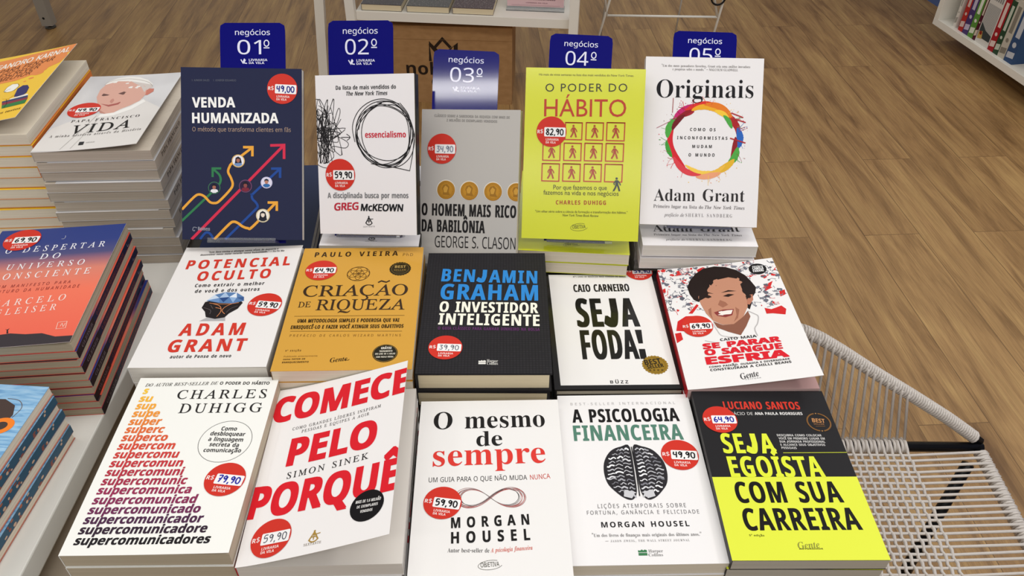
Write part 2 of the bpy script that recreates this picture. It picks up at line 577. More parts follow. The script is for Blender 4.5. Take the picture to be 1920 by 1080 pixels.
ART = {
'venda': [
('T', 'I  JUNIOR SALES     I  JONIFER EDUARDO', 'sn', 14.6, 18.5, 72.8, 17.9, 2.5, '#666a78'),
('T', 'VENDA', 'sb', 15.0, 53.4, 71.4, 52.4, 13.3, '#f2f2f0', {'bold': 0.01}),
('T', 'HUMANIZADA', 'sb', 14.8, 74.1, 128.7, 72.9, 13.4, '#f2f2f0', {'bold': 0.01}),
('T', 'O método que transforma clientes em fãs', 'sn', 14.7, 85.2, 145.2, 84.5, 5.8, '#a89080'),
('L', [(-0.1, 205.1), (35.7, 170.5), (47.7, 158.3), (51.2, 152.3), (51.5, 147.2), (49.2, 142.1), (41.7, 135.2)], 3.0, '#2f7a4d'),
('L', [(41.0, 146.1), (41.1, 134.5), (52.5, 134.4)], 3.0, '#2f7a4d', {'sharp': 1}),
('L', [(0.1, 189.8), (16.2, 173.0), (23.1, 169.5), (30.0, 172.2), (36.8, 179.3), (42.5, 180.9), (49.0, 178.7), (63.3, 163.8), (67.5, 155.8), (65.3, 147.0), (61.6, 139.0), (63.5, 132.0), (68.2, 126.1), (93.5, 106.2)], 3.2, '#e8a53c'),
('L', [(81.6, 105.6), (94.0, 105.5), (93.9, 117.8)], 3.4, '#e8a53c', {'sharp': 1}),
('L', [(12.3, 229.9), (136.1, 102.2)], 3.6, '#d22c4c', {'sharp': 1}),
('L', [(117.7, 102.9), (136.1, 102.2), (136.1, 120.8)], 3.6, '#d22c4c', {'sharp': 1}),
('L', [(23.8, 229.4), (29.6, 222.1), (33.5, 220.5), (37.6, 222.8), (41.7, 229.3)], 3.2, '#1d4795'),
('L', [(57.1, 229.6), (95.3, 191.4), (100.4, 185.1), (98.2, 179.7), (93.8, 175.1), (93.1, 170.0), (97.3, 165.3), (130.2, 134.3)], 3.2, '#1d4795'),
('L', [(118.7, 134.0), (130.7, 133.8), (130.6, 146.4)], 3.4, '#1d4795', {'sharp': 1}),
('L', [(42.6, 229.7), (62.5, 209.1), (68.8, 205.8), (74.5, 207.8), (80.2, 212.0), (87.1, 214.3), (94.0, 211.9), (125.4, 179.0)], 3.4, '#e8a53c'),
('L', [(113.8, 179.6), (126.1, 179.5), (126.0, 190.7)], 3.4, '#e8a53c', {'sharp': 1}),
('C', 'P1', 75.1, 124.2, 8.7),
('C', 'P2', 43.1, 160.5, 8.3),
('C', 'P3', 84.5, 157.8, 8.7),
('C', 'P4', 112.6, 152.8, 7.8),
('C', 'P5', 107.5, 197.3, 9.2),
('T', 'Business', 'sb', 21.1, 217.5, 36.7, 218.1, 4.7, '#8f93a2'),
('L', [(19.8, 214.3), (15.7, 213.4), (14.3, 215.3), (14.2, 217.6), (16.1, 218.5), (16.5, 217.1)], 0.8, '#8f93a2'),
('C', 'ST', 134.2, 27.1, 20.2),
],
'essen': [
('T', 'Da lista de mais vendidos do', 'sb', 28.9, 19.0, 112.3, 19.0, 5.2, '#3a3a3c'),
('T', 'The New York Times', 'sb', 42.5, 26.8, 99.9, 26.9, 5.2, '#3a3a3c', {'sh': 0.2}),
('C', 'SCRIB', 10.8, 73.0, 18.0),
('C', 'LOOPS', 95.7, 77.0, 40.7),
('L', [(34.4, 80.9), (46.7, 81.0)], 0.9, '#222222'),
('L', [(42.1, 76.6), (47.0, 81.0), (42.3, 85.1)], 0.9, '#222222'),
('T', 'essencialismo', 'sb', 68.2, 81.6, 124.6, 81.6, 7.8, '#c8283c'),
('T', 'A disciplinada busca por menos', 'sb', 12.4, 161.7, 126.5, 160.9, 7.2, '#77777a'),
('T', 'GREG', 'sn', 21.5, 178.1, 55.3, 176.7, 9.5, '#b8293c', {'bold': 0.03, 'sh': 0.12}),
('T', 'McKEOWN', 'sn', 59.5, 178.2, 117.9, 178.3, 9.0, '#1c1c20', {'bold': 0.03, 'sh': 0.12}),
('C', 'SEXT', 70.4, 191.8, 6.2),
('T', 'SEXTANTE', 'sn', 62.2, 200.7, 78.5, 200.0, 1.8, '#555555', {'sp': 0.12}),
('C', 'ST', 31.6, 130.4, 21.1),
],
'babil': [
('T', 'CLÁSSICO SOBRE A SABEDORIA DA RIQUEZA COM MAIS DE', 'sb', 17.6, 9.8, 120.5, 11.4, 3.2, '#8a8784'),
('T', '2 MILHÕES DE EXEMPLARES VENDIDOS', 'sb', 34.7, 15.7, 103.9, 16.8, 3.2, '#8a8784'),
('C', 'COIN', 36.1, 106.2, 12.4),
('C', 'COIN', 68.5, 106.7, 12.3),
('C', 'COIN', 101.0, 106.9, 12.1),
('C', 'COIN', 132.8, 106.7, 12.0),
('T', 'O HOMEM MAIS RICO', 'sb', 3.1, 141.5, 133.2, 140.9, 16.2, '#1d1b1c'),
('T', 'DA BABILÔNIA', 'sb', 3.6, 163.4, 91.3, 162.8, 16.4, '#1d1b1c'),
('T', 'GEORGE S. CLASON', 'sn', 22.4, 184.1, 134.1, 182.6, 15.4, '#232122'),
('C', 'ST', 29.1, 52.0, 20.0),
],
'poder': [
('T', 'Há mais de vinte semanas na lista dos mais vendidos do New York Times.', 'g', 17.7, 10.3, 144.4, 10.0, 2.8, '#33330c'),
('T', 'O PODER DO', 'g', 26.9, 31.4, 136.4, 29.5, 10.4, '#26250f', {'sp': 0.1}),
('T', 'HÁBITO', 'g', 26.1, 64.2, 136.3, 62.7, 22.9, '#b8331c'),
('C', 'SQ', 66.8, 83.1, 12.0),
('C', 'SQ', 95.1, 82.8, 12.2),
('C', 'SQ', 123.3, 82.6, 12.6),
('C', 'SQ', 37.8, 111.2, 12.4),
('C', 'SQ', 66.3, 110.8, 12.3),
('C', 'SQ', 94.4, 110.5, 12.4),
('C', 'SQ', 123.1, 110.2, 12.5),
('C', 'SQ', 37.4, 139.1, 12.4),
('C', 'SQ', 65.9, 138.7, 12.4),
('C', 'SQ', 94.6, 138.3, 12.3),
('C', 'SQ0', 122.8, 138.0, 12.4),
('C', 'MAN', 127.8, 153.0, 6.9),
('T', 'Por que fazemos o que', 'g', 41.9, 162.1, 114.8, 160.9, 6.2, '#26250f'),
('T', 'fazemos na vida e nos negócios', 'g', 28.6, 169.4, 130.9, 168.4, 6.2, '#26250f'),
('T', 'CHARLES DUHIGG', 'sb', 46.1, 182.4, 114.3, 181.0, 5.6, '#a8341c', {'sp': 0.08}),
('T', '"Um olhar sério sobre a ciência da formação e transformação dos hábitos."', 'g', 18.0, 194.1, 144.0, 192.2, 3.2, '#2a2a10'),
('T', 'New York Times Book Review', 'g', 55.6, 198.3, 104.8, 197.9, 3.2, '#2a2a10', {'sh': 0.2}),
('C', 'OBJ', 79.2, 212.5, 11.9),
('C', 'ST', 36.9, 84.5, 20.4),
],
'orig': [
('T', '"Um dos meus pensadores favoritos, Grant cria uma análise inovadora', 'se', 21.6, 13.5, 141.6, 13.1, 3.1, '#6f6a68'),
('T', 'e pesquisas sobre o mundo." – MALCOLM GLADWELL', 'se', 36.8, 18.0, 125.3, 17.9, 3.1, '#6f6a68'),
('T', 'Originais', 'se', 16.2, 55.7, 147.6, 53.7, 24.2, '#17151a'),
('C', 'RING', 83.0, 112.5, 50.7),
('T', 'COMO OS', 'sb', 63.9, 100.3, 98.5, 100.0, 4.2, '#2a2829', {'sp': 0.2}),
('T', 'INCONFORMISTAS', 'sb', 46.8, 112.0, 115.0, 111.2, 4.2, '#2a2829', {'sp': 0.25}),
('T', 'MUDAM', 'sb', 67.9, 123.4, 94.4, 123.0, 4.2, '#2a2829', {'sp': 0.25}),
('T', 'O MUNDO', 'sb', 63.3, 135.2, 98.6, 134.6, 4.3, '#2a2829', {'sp': 0.25}),
('T', 'Adam Grant', 'se', 18.1, 197.4, 142.0, 195.3, 16.5, '#2a2628'),
('T', 'Primeiro lugar na lista do', 'se', 18.0, 206.9, 86.1, 206.6, 4.6, '#6b6668'),
('T', 'The New York Times', 'it', 88.3, 206.5, 142.5, 206.1, 4.6, '#6b6668'),
('T', 'prefácio de', 'it', 33.2, 218.4, 60.5, 218.2, 4.6, '#8a8688'),
('T', 'SHERYL SANDBERG', 'se', 62.5, 218.1, 126.1, 217.4, 4.6, '#8a8688', {'sp': 0.15}),
],
'pot': [
('T', '"Este livro ensina a alcançar novos níveis de maestria e', 'sb', 33.2, 12.7, 127.5, 7.8, 3.7, '#4a4644'),
('T', 'desenvolver nosso maior recurso: nossa humanidade." – Yo-Yo Ma', 'sb', 24.0, 18.6, 136.4, 12.5, 3.6, '#4a4644'),
('T', 'POTENCIAL', 'sb', 12.8, 47.6, 149.6, 42.8, 18.6, '#cf3a2c', {'sp': 0.12, 'bold': 0.01}),
('T', 'OCULTO', 'sb', 33.9, 72.3, 128.4, 68.6, 19.0, '#cf3a2c', {'sp': 0.12, 'bold': 0.01}),
('T', 'Como extrair o melhor', 'sb', 35.6, 85.3, 124.5, 82.6, 6.6, '#2c2a2c', {'sp': 0.1}),
('T', 'de você e dos outros', 'sb', 38.9, 96.6, 121.0, 94.1, 6.5, '#2c2a2c', {'sp': 0.1}),
('C', 'ROCK', 81.0, 125.9, 24.7),
('T', 'ADAM', 'sb', 42.4, 176.6, 119.1, 175.9, 21.0, '#cf3a2c', {'sp': 0.14, 'bold': 0.01}),
('T', 'GRANT', 'sb', 37.0, 204.7, 128.0, 203.2, 20.7, '#cf3a2c', {'sp': 0.1, 'bold': 0.01}),
('T', 'autor de Pense de novo', 'sb', 44.1, 215.0, 115.1, 214.1, 5.2, '#2c2a2c', {'sp': 0.06}),
('C', 'ST', 134.5, 121.7, 21.4),
],
'cria': [
('T', 'PAULO VIEIRA', 'sb', 16.1, 19.4, 126.5, 18.2, 10.1, '#3a2a1a', {'sp': 0.2}),
('T', 'PhD', 'sn', 133.3, 19.2, 146.7, 19.6, 6.0, '#7a5a2a', {'sp': 0.1}),
('C', 'FLOWER', 78.8, 56.0, 15.1),
('C', 'BADGE', 132.1, 46.6, 14.4),
('T', 'CRIAÇÃO', 'sr', 13.4, 100.6, 145.3, 99.7, 21.4, '#3a2a1c'),
('T', 'DE', 'sr', 11.8, 121.0, 27.1, 120.7, 10.3, '#3a2a1c'),
('T', 'RIQUEZA', 'sr', 34.2, 126.6, 143.8, 127.2, 19.9, '#3a2a1c'),
('L', [(10.7, 137.4), (144.7, 138.2)], 0.5, '#4a3418'),
('L', [(10.7, 164.1), (143.8, 166.5)], 0.5, '#4a3418'),
('T', 'UMA METODOLOGIA SIMPLES E PODEROSA QUE VAI', 'sb', 16.2, 149.0, 138.9, 149.7, 6.4, '#35260f'),
('T', 'ENRIQUECÊ-LO E FAZER VOCÊ ATINGIR SEUS OBJETIVOS', 'sb', 10.3, 160.3, 144.8, 160.5, 6.3, '#35260f'),
('T', 'PREFÁCIO DE CARLOS WIZARD MARTINS', 'sn', 11.4, 173.6, 143.0, 175.4, 3.8, '#8a6428', {'sp': 0.25}),
('T', '9ª EDIÇÃO', 'sb', 11.2, 198.7, 29.2, 198.6, 2.4, '#6a4a1c', {'sp': 0.2}),
('T', 'Publicado anteriormente', 'sn', 11.1, 208.0, 49.6, 207.5, 2.2, '#8a6428'),
('T', 'como FATOR DE', 'sb', 11.1, 212.6, 36.3, 212.3, 2.3, '#4a3418'),
('T', 'ENRIQUECIMENTO', 'sb', 11.0, 217.7, 41.1, 217.3, 2.5, '#4a3418'),
('T', 'Gente', 'it', 65.6, 217.7, 85.0, 214.8, 7.1, '#2c2010'),
('L', [(82.6, 213.3), (85.5, 214.3), (87.1, 212.8)], 0.7, '#2c2010'),
('C', 'SEAL', 127.1, 203.7, 14.6),
('T', 'GRÁTIS!', 'sb', 121.9, 197.1, 133.9, 196.9, 3.5, '#e8e4d8', {'la': 3}),
('T', 'TREINAMENTO', 'sb', 120.2, 201.9, 135.4, 201.6, 2.7, '#cfc9b8', {'la': 3}),
('T', 'ON-LINE DE 4 AULAS', 'sb', 115.8, 206.3, 139.0, 206.0, 2.7, '#cfc9b8', {'la': 3}),
('T', 'COM PAULO VIEIRA', 'sb', 117.4, 211.3, 137.3, 211.0, 2.6, '#cfc9b8', {'la': 3}),
('C', 'ST', 29.5, 48.2, 20.5),
],
'benj': [
('T', 'BENJAMIN', 'sb', 21.1, 61.5, 146.9, 66.3, 26.5, '#2f86d0', {'sp': 0.06}),
('T', 'GRAHAM', 'sb', 21.6, 98.0, 147.0, 100.7, 31.3, '#2f86d0', {'sp': 0.04}),
('T', 'O INVESTIDOR', 'sb', 22.0, 122.0, 146.6, 125.0, 20.0, '#f2f0e0'),
('T', 'INTELIGENTE', 'sb', 22.1, 145.8, 147.4, 148.9, 21.0, '#f2f0e0'),
('T', 'O GUIA CLÁSSICO PARA GANHAR DINHEIRO NA BOLSA', 'sb', 22.1, 154.9, 147.5, 157.8, 5.4, '#5c2f60', {'sp': 0.05}),
('C', 'HARP', 77.8, 211.6, 4.3),
('T', 'Harper', 'se', 83.2, 211.3, 96.3, 211.8, 4.4, '#d8d6d0'),
('T', 'Collins', 'se', 83.3, 215.7, 96.3, 215.9, 4.4, '#d8d6d0'),
('C', 'ST', 33.2, 186.7, 20.5),
],
'foda': [
('G', [(3.9, 8.0), (150.8, 9.0), (153.9, 223.0), (7.9, 223.2)], '#eceae8', {'la': 1}),
('T', 'Nº1 LIVRO DE NEGÓCIOS MAIS VENDIDO DO BRASIL', 'sb', 38.8, 14.6, 114.2, 14.5, 3.4, '#77756f', {'la': 2}),
('T', 'CAIO CARNEIRO', 'sb', 37.7, 46.4, 115.4, 45.3, 16.0, '#1a181a', {'la': 2}),
('T', 'SEJA', 'sb', 38.3, 118.2, 119.3, 118.1, 57.7, '#121112', {'la': 2}),
('T', 'FODA!', 'sb', 39.7, 178.6, 119.6, 178.6, 54.2, '#121112', {'la': 2}),
('T', 'BÜZZ', 'sb', 69.1, 220.8, 91.4, 220.7, 5.1, '#2a282a', {'la': 2, 'sp': 0.15}),
('C', 'GOLD', 128.9, 189.4, 16.8),
('T', 'BEST', 'sb', 116.7, 189.8, 137.4, 186.8, 9.0, '#241c08', {'la': 4}),
('T', 'SELLER', 'sb', 118.7, 196.5, 139.7, 193.1, 6.2, '#241c08', {'la': 4}),
('C', 'ST', 134.0, 1.4, 19.9),
],
'caito': [
('G', [(34.1, 43.6), (40.0, 29.8), (50.1, 16.3), (63.4, 6.3), (79.2, 4.2), (93.6, 8.2), (105.2, 16.4), (115.3, 30.2), (119.7, 43.0), (123.5, 58.4), (119.9, 69.3), (114.3, 77.0), (109.8, 90.4), (105.0, 100.7), (101.9, 94.6), (103.4, 80.9), (55.6, 64.6), (43.4, 75.4), (38.0, 70.3), (34.7, 58.3)], '#241a18', {'la': 2}),
('G', [(107.0, 73.0), (115.7, 71.5), (113.9, 82.6), (107.2, 91.3), (103.2, 89.3)], '#b87a62', {'la': 2}),
('G', [(44.4, 65.6), (52.5, 52.5), (65.2, 35.4), (85.2, 29.8), (103.7, 31.3), (110.1, 44.4), (107.7, 70.2), (103.7, 94.9), (94.1, 112.5), (78.9, 124.8), (64.9, 123.9), (54.5, 114.3), (48.6, 99.8), (45.3, 79.9)], '#c08a70', {'la': 2}),
('G', [(54.3, 115.6), (64.8, 124.4), (78.9, 124.8), (94.1, 112.5), (101.8, 102.9), (102.7, 113.9), (93.3, 131.1), (82.8, 146.3), (69.0, 137.7), (57.0, 127.9)], '#8a5a48', {'la': 2}),
('G', [(59.2, 65.1), (65.0, 45.8), (74.9, 34.0), (92.5, 31.0), (102.7, 35.7), (109.8, 29.3), (102.7, 19.0), (81.3, 12.3), (61.8, 24.3), (49.4, 49.1), (43.7, 74.0)], '#241a18', {'la': 2}),
('G', [(51.5, 66.8), (58.6, 63.6), (64.2, 67.4), (57.3, 70.0)], '#2a1a16', {'la': 2}),
('G', [(76.8, 68.6), (85.0, 65.1), (92.6, 67.8), (83.6, 71.4)], '#2a1a16', {'la': 2}),
('G', [(49.9, 60.8), (59.0, 57.0), (66.3, 62.0), (58.4, 59.8)], '#2c1c18', {'la': 2}),
('G', [(75.6, 61.5), (86.6, 57.5), (96.9, 61.2), (85.9, 60.9)], '#2c1c18', {'la': 2}),
('G', [(67.0, 84.8), (71.6, 75.7), (77.8, 81.0), (80.1, 86.9), (72.0, 91.2)], '#a06a54', {'la': 2}),
('G', [(58.7, 98.7), (71.1, 95.2), (85.3, 96.1), (80.9, 107.7), (71.4, 110.3), (61.6, 106.0)], '#8a3a38', {'la': 2}),
('G', [(60.3, 99.5), (70.7, 97.3), (83.5, 97.7), (80.1, 104.9), (70.5, 106.6), (62.0, 104.1)], '#efe8e0', {'la': 2}),
('G', [(52.8, 92.2), (57.1, 88.8), (55.0, 103.6), (54.8, 113.0), (52.0, 100.4)], '#a06a54', {'la': 2}),
('G', [(88.0, 92.4), (92.0, 98.6), (86.7, 114.0), (79.7, 121.0), (86.1, 108.5)], '#a06a54', {'la': 2}),
('L', [(101.8, 102.9), (108.3, 109.4), (112.2, 115.4), (108.2, 128.1), (102.3, 137.7), (102.6, 150.7)], 1.4, '#b8b4b4', {'la': 2}),
('L', [(53.5, 119.5), (55.9, 133.0), (60.6, 144.1), (80.2, 149.8)], 1.2, '#c4c0c0', {'la': 2}),
('L', [(36.9, 149.4), (44.8, 153.1), (54.6, 155.9)], 1.0, '#b8b4b4', {'la': 2}),
('G', [(9.2, 109.7), (21.4, 100.9), (35.6, 101.8), (36.6, 106.0), (14.6, 129.1), (4.3, 127.5)], '#cf2a2a', {'la': 1}),
('G', [(1.7, 132.3), (9.8, 131.0), (10.2, 143.9), (1.3, 150.1)], '#cf2a2a', {'la': 1}),
('G', [(123.9, 100.9), (131.8, 105.0), (137.7, 103.2), (145.7, 100.3), (149.9, 107.9), (146.2, 118.2), (131.5, 113.1), (123.6, 112.4)], '#cf2a2a', {'la': 1}),
('G', [(141.7, 52.6), (148.1, 49.2), (140.6, 64.1), (130.8, 69.7), (135.9, 60.4)], '#cf2a2a', {'la': 1}),
('G', [(150.6, 71.5), (158.4, 69.9), (156.7, 79.7), (149.4, 82.7)], '#cf2a2a', {'la': 1}),
('G', [(25.9, 96.2), (40.0, 79.0), (42.1, 82.2), (31.1, 97.0)], '#cf2a2a', {'la': 1}),
('G', [(53.6, 7.7), (63.1, 3.1), (63.8, 9.4), (55.0, 15.6)], '#cf2a2a', {'la': 1}),
('G', [(149.5, 32.9), (156.0, 37.1), (152.5, 39.5), (148.9, 37.4)], '#cf2a2a', {'la': 1}),
('G', [(3.0, 2.3), (12.8, 0.8), (6.0, 7.4)], '#cf2a2a', {'la': 1}),
('G', [(2.5, 23.5), (5.9, 25.6), (2.9, 32.6)], '#cf2a2a', {'la': 1}),
('G', [(0.1, 43.9), (4.2, 41.6), (3.7, 50.3), (-0.1, 51.1)], '#cf2a2a', {'la': 1}),
('C', 'SPL1', 26.6, 57.0, 30.9),
('C', 'SPL2', 139.8, 66.9, 21.5),
('C', 'SPL3', 39.0, 14.5, 11.2),
('C', 'CBADGE', 135.0, 20.7, 11.8),
('T', 'PREFÁCIO', 'sb', 129.1, 16.1, 143.1, 17.2, 2.7, '#e8e8e8', {'la': 4}),
('T', 'CAMILA', 'sb', 128.3, 21.5, 142.8, 22.1, 5.0, '#f0f0f0', {'la': 4}),
('T', 'FARANI', 'sb', 127.8, 26.9, 142.0, 27.4, 5.0, '#f0f0f0', {'la': 4}),
('T', 'CAITO MAIA', 'sb', 55.7, 153.1, 101.2, 153.0, 4.4, '#1c1a1c', {'la': 3}),
('T', 'SE PARAR', 'sb', 32.6, 164.3, 127.4, 165.5, 9.2, '#d8232f', {'la': 3, 'bold': 0.026}),
('T', 'O SANGUE', 'sb', 32.6, 175.4, 126.2, 178.1, 9.6, '#d8232f', {'la': 3, 'bold': 0.026}),
('T', 'ESFRIA', 'sb', 31.6, 191.2, 129.7, 192.8, 12.2, '#d8232f', {'la': 3, 'bold': 0.026}),
('T', 'COMO PAIXÃO, OUSADIA E DIVERSIDADE', 'sb', 32.7, 197.6, 129.6, 198.3, 3.0, '#1c1a1c', {'la': 3}),
('T', 'CONSTRUÍRAM A CHILLI BEANS', 'sb', 32.9, 203.1, 130.1, 203.7, 3.7, '#1c1a1c', {'la': 3}),
('T', 'Gente', 'it', 66.2, 221.6, 88.3, 218.7, 9.4, '#3a383a', {'la': 3}),
('T', 'EDITORA', 'sn', 70.8, 223.0, 89.0, 222.7, 1.6, '#5a585a', {'la': 3, 'sp': 0.2}),
('C', 'ST', 32.6, 122.0, 20.0),
],
'super': [
('T', 'DO AUTOR BEST-SELLER DE', 'it', 9.4, 14.0, 91.5, 11.5, 4.9, '#5a5854'),
('T', 'O PODER DO HÁBITO', 'sb', 93.8, 11.5, 150.7, 12.1, 4.6, '#3a3836'),
('T', 'CHARLES', 'sr', 50.5, 33.2, 151.3, 32.8, 13.3, '#2a2828', {'sp': 0.1}),
('T', 'DUHIGG', 'sr', 59.0, 54.2, 150.5, 53.9, 13.7, '#2a2828', {'sp': 0.1}),
('C', 'CIRC', 121.8, 94.8, 28.9),
('T', 'Como', 'sb', 113.3, 79.9, 130.2, 80.4, 5.5, '#3c3a3a'),
('T', 'desbloquear', 'sb', 103.2, 86.5, 140.8, 88.3, 5.5, '#3c3a3a'),
('T', 'a linguagem', 'sb', 103.1, 94.1, 140.5, 95.9, 5.4, '#3c3a3a'),
('T', 'secreta da', 'sb', 106.3, 101.3, 137.8, 103.1, 5.3, '#3c3a3a'),
('T', 'comunicação', 'sb', 102.0, 108.9, 141.9, 110.4, 5.2, '#3c3a3a'),
('C', 'ST', 134.6, 145.0, 20.8),
],
'comece': [
('T', 'COMECE', 'sb', 0.3, 49.7, 163.2, 49.0, 36.4, '#d8202c', {'bold': 0.018}),
('T', 'COMO GRANDES LÍDERES INSPIRAM', 'sr', 28.3, 66.5, 133.4, 63.0, 4.2, '#4a4646', {'sp': 0.1}),
('T', 'PESSOAS E EQUIPES A AGIR', 'sr', 40.5, 72.7, 120.6, 70.3, 4.1, '#4a4646', {'sp': 0.1}),
('T', 'PELO', 'sb', 31.2, 115.7, 131.7, 115.9, 36.1, '#d8202c', {'bold': 0.018}),
('T', 'SIMON SINEK', 'sr', 34.6, 133.3, 126.9, 131.6, 8.0, '#2c2a2a', {'sp': 0.1}),
('T', 'PORQUÊ', 'sb', -0.2, 176.0, 163.5, 179.4, 37.7, '#d8202c', {'bold': 0.018}),
('C', 'DISC', 132.6, 190.6, 17.9),
('T', 'MAIS DE 1.6 MILHÃO', 'sb', 120.0, 185.6, 146.8, 188.2, 3.4, '#d8d6d4', {'la': 3}),
('T', 'DE EXEMPLARES', 'sb', 122.0, 191.7, 144.2, 193.4, 3.1, '#d8d6d4', {'la': 3}),
('T', 'VENDIDOS', 'sb', 126.2, 197.8, 139.2, 198.7, 3.1, '#d8d6d4', {'la': 3}),
('C', 'SEXG', 79.7, 212.1, 6.6),
('T', 'SEXTANTE', 'sr', 70.3, 220.5, 88.7, 221.2, 2.5, '#6a5a3a', {'sp': 0.1}),
('C', 'ST', 32.5, 203.3, 21.5),
],
'mesmo': [
('T', 'O mesmo', 'sB', 16.2, 42.4, 143.1, 40.8, 25.0, '#201e1e'),
('T', 'de', 'sB', 65.2, 67.5, 94.1, 67.0, 21.0, '#201e1e'),
('T', 'sempre', 'sB', 18.0, 94.3, 141.1, 91.5, 29.6, '#d83a32'),
('T', 'UM GUIA PARA O QUE NÃO MUDA', 'sn', 14.8, 115.1, 119.7, 113.8, 6.2, '#3a3838'),
('T', 'NUNCA', 'sn', 123.2, 113.9, 144.7, 112.4, 6.2, '#c8483c'),
('C', 'INF', 80.2, 135.6, 35.5),
('T', 'MORGAN', 'sb', 40.6, 171.6, 119.7, 168.9, 12.2, '#1c1a1a', {'sp': 0.3, 'bold': 0.01}),
('T', 'HOUSEL', 'sb', 41.2, 189.1, 119.8, 186.8, 12.7, '#1c1a1a', {'sp': 0.3, 'bold': 0.01}),
('T', 'Autor best-seller de', 'se', 37.8, 199.0, 79.0, 200.0, 4.6, '#5a5858'),
('T', 'A psicologia financeira', 'it', 80.3, 200.0, 121.8, 197.7, 4.6, '#d05a48'),
('C', 'OBJ', 79.9, 213.6, 11.9),
('C', 'ST', 30.6, 141.2, 19.9),
],
'psico': [
('T', 'BEST-SELLER INTERNACIONAL', 'sn', 15.2, 16.0, 142.3, 15.9, 4.0, '#b4b2b2', {'sp': 0.3}),
('T', 'A PSICOLOGIA', 'sb', 15.9, 43.2, 142.8, 42.9, 20.5, '#1a181a'),
('T', 'FINANCEIRA', 'sb', 15.5, 70.7, 142.4, 70.8, 23.1, '#54806f'),
('C', 'BRAIN', 79.9, 115.1, 34.6),
('T', 'LIÇÕES ATEMPORAIS SOBRE', 'sn', 33.0, 162.4, 127.8, 162.8, 5.1, '#6a686a', {'sp': 0.15}),
('T', 'FORTUNA, GANÂNCIA E FELICIDADE', 'sn', 20.6, 170.3, 140.5, 170.9, 4.8, '#6a686a', {'sp': 0.15}),
('T', 'MORGAN HOUSEL', 'sb', 34.3, 186.2, 127.0, 186.3, 6.6, '#1c1a1c', {'sp': 0.1}),
('T', '"Um dos livros de finanças mais originais dos últimos anos."', 'se', 23.3, 197.3, 137.5, 197.9, 3.7, '#6a6868'),
('T', '— JASON ZWEIG, THE WALL STREET JOURNAL', 'se', 36.4, 203.7, 123.7, 204.0, 2.5, '#8a8888', {'sp': 0.1}),
('C', 'HARPG', 73.1, 216.3, 4.5),
('T', 'Harper', 'se', 79.2, 216.3, 94.0, 216.4, 3.3, '#7a7878'),
('T', 'Collins', 'se', 78.6, 220.7, 93.3, 220.8, 3.3, '#7a7878'),
('C', 'ST', 133.8, 92.9, 21.3),
],
'egoista': [
('G', [(-2.6, 127.8), (163.4, 127.7), (162.2, 231.6), (-2.7, 231.0)], '#dde545', {'la': 1, 'clip': 1}),
('T', 'LUCIANO SANTOS', 'sb', 34.4, 29.1, 125.4, 29.9, 12.0, '#cf3a2c', {'la': 2}),
('T', 'PREFÁCIO DE', 'sn', 30.8, 38.4, 66.5, 38.4, 4.3, '#d8d6d4', {'la': 2}),
('T', 'ANA PAULA RODRIGUES', 'sb', 68.8, 38.4, 125.7, 38.5, 4.3, '#e4e2e0', {'la': 2}),
('C', 'BRONZE', 141.4, 49.8, 14.0),
('T', 'BEST', 'sb', 134.0, 49.8, 148.5, 51.1, 6.1, '#c08a58', {'la': 3}),
('T', 'SELLER', 'sb', 134.4, 53.7, 146.8, 54.4, 2.7, '#8a6444', {'la': 3}),
('T', 'SEJA', 'sb', 20.6, 95.0, 79.9, 95.7, 28.7, '#dce63c', {'la': 2}),
('T', 'DESCUBRA COMO COLOCAR', 'sb', 86.8, 70.8, 138.5, 71.2, 3.2, '#c8c6c4', {'la': 2}),
('T', 'VOCÊ EM PRIMEIRO LUGAR EM', 'sb', 87.4, 75.5, 140.7, 75.9, 3.2, '#c8c6c4', {'la': 2}),
('T', 'SUA JORNADA PROFISSIONAL', 'sb', 87.4, 80.1, 139.8, 80.5, 3.2, '#c8c6c4', {'la': 2}),
('T', 'E ALCANCE SEUS OBJETIVOS', 'sb', 87.3, 84.7, 138.4, 85.0, 3.1, '#c8c6c4', {'la': 2}),
('T', 'PESSOAIS', 'sb', 87.2, 89.2, 104.5, 89.5, 3.1, '#c8c6c4', {'la': 2}),
('L', [(87.3, 94.8), (161.2, 94.4)], 0.6, '#dce63c', {'la': 2}),
('T', 'EGOÍSTA', 'sb', 21.8, 127.9, 125.5, 128.2, 28.2, '#dce63c', {'la': 2}),
('T', 'COM SUA', 'sb', 21.6, 161.6, 135.1, 161.4, 27.1, '#161514', {'la': 2}),
('T', 'CARREIRA', 'sb', 22.3, 195.5, 143.7, 195.1, 26.9, '#161514', {'la': 2}),
('T', '5ª edição', 'sb', 23.8, 202.2, 39.4, 202.5, 2.1, '#6a6c1c', {'la': 2}),
('T', 'Gente', 'it', 70.7, 217.2, 93.2, 216.0, 7.7, '#8a8c3c', {'la': 2}),
('T', 'AUTORIDADE', 'sb', 70.9, 217.9, 95.3, 217.8, 1.6, '#4a4a1c', {'la': 2}),
('C', 'ST', 25.6, 45.4, 20.3),
],
'desp': [
('T', 'O DESPERTAR', 'sr', 21.7, 51.6, 145.6, 49.6, 11.8, '#e8e8ee', {'sp': 0.25}),
('T', 'DO', 'sr', 70.2, 68.0, 94.9, 68.3, 11.2, '#e8e8ee', {'sp': 0.25}),
('T', 'UNIVERSO', 'sr', 35.6, 87.2, 130.4, 85.8, 11.2, '#e8e4e8', {'sp': 0.25}),
('T', 'CONSCIENTE', 'sr', 26.0, 106.6, 143.4, 105.4, 11.9, '#ece4e4', {'sp': 0.25}),
('T', 'UM MANIFESTO PARA', 'sn', 39.2, 123.1, 125.8, 122.2, 5.6, '#8a3030', {'sp': 0.3}),
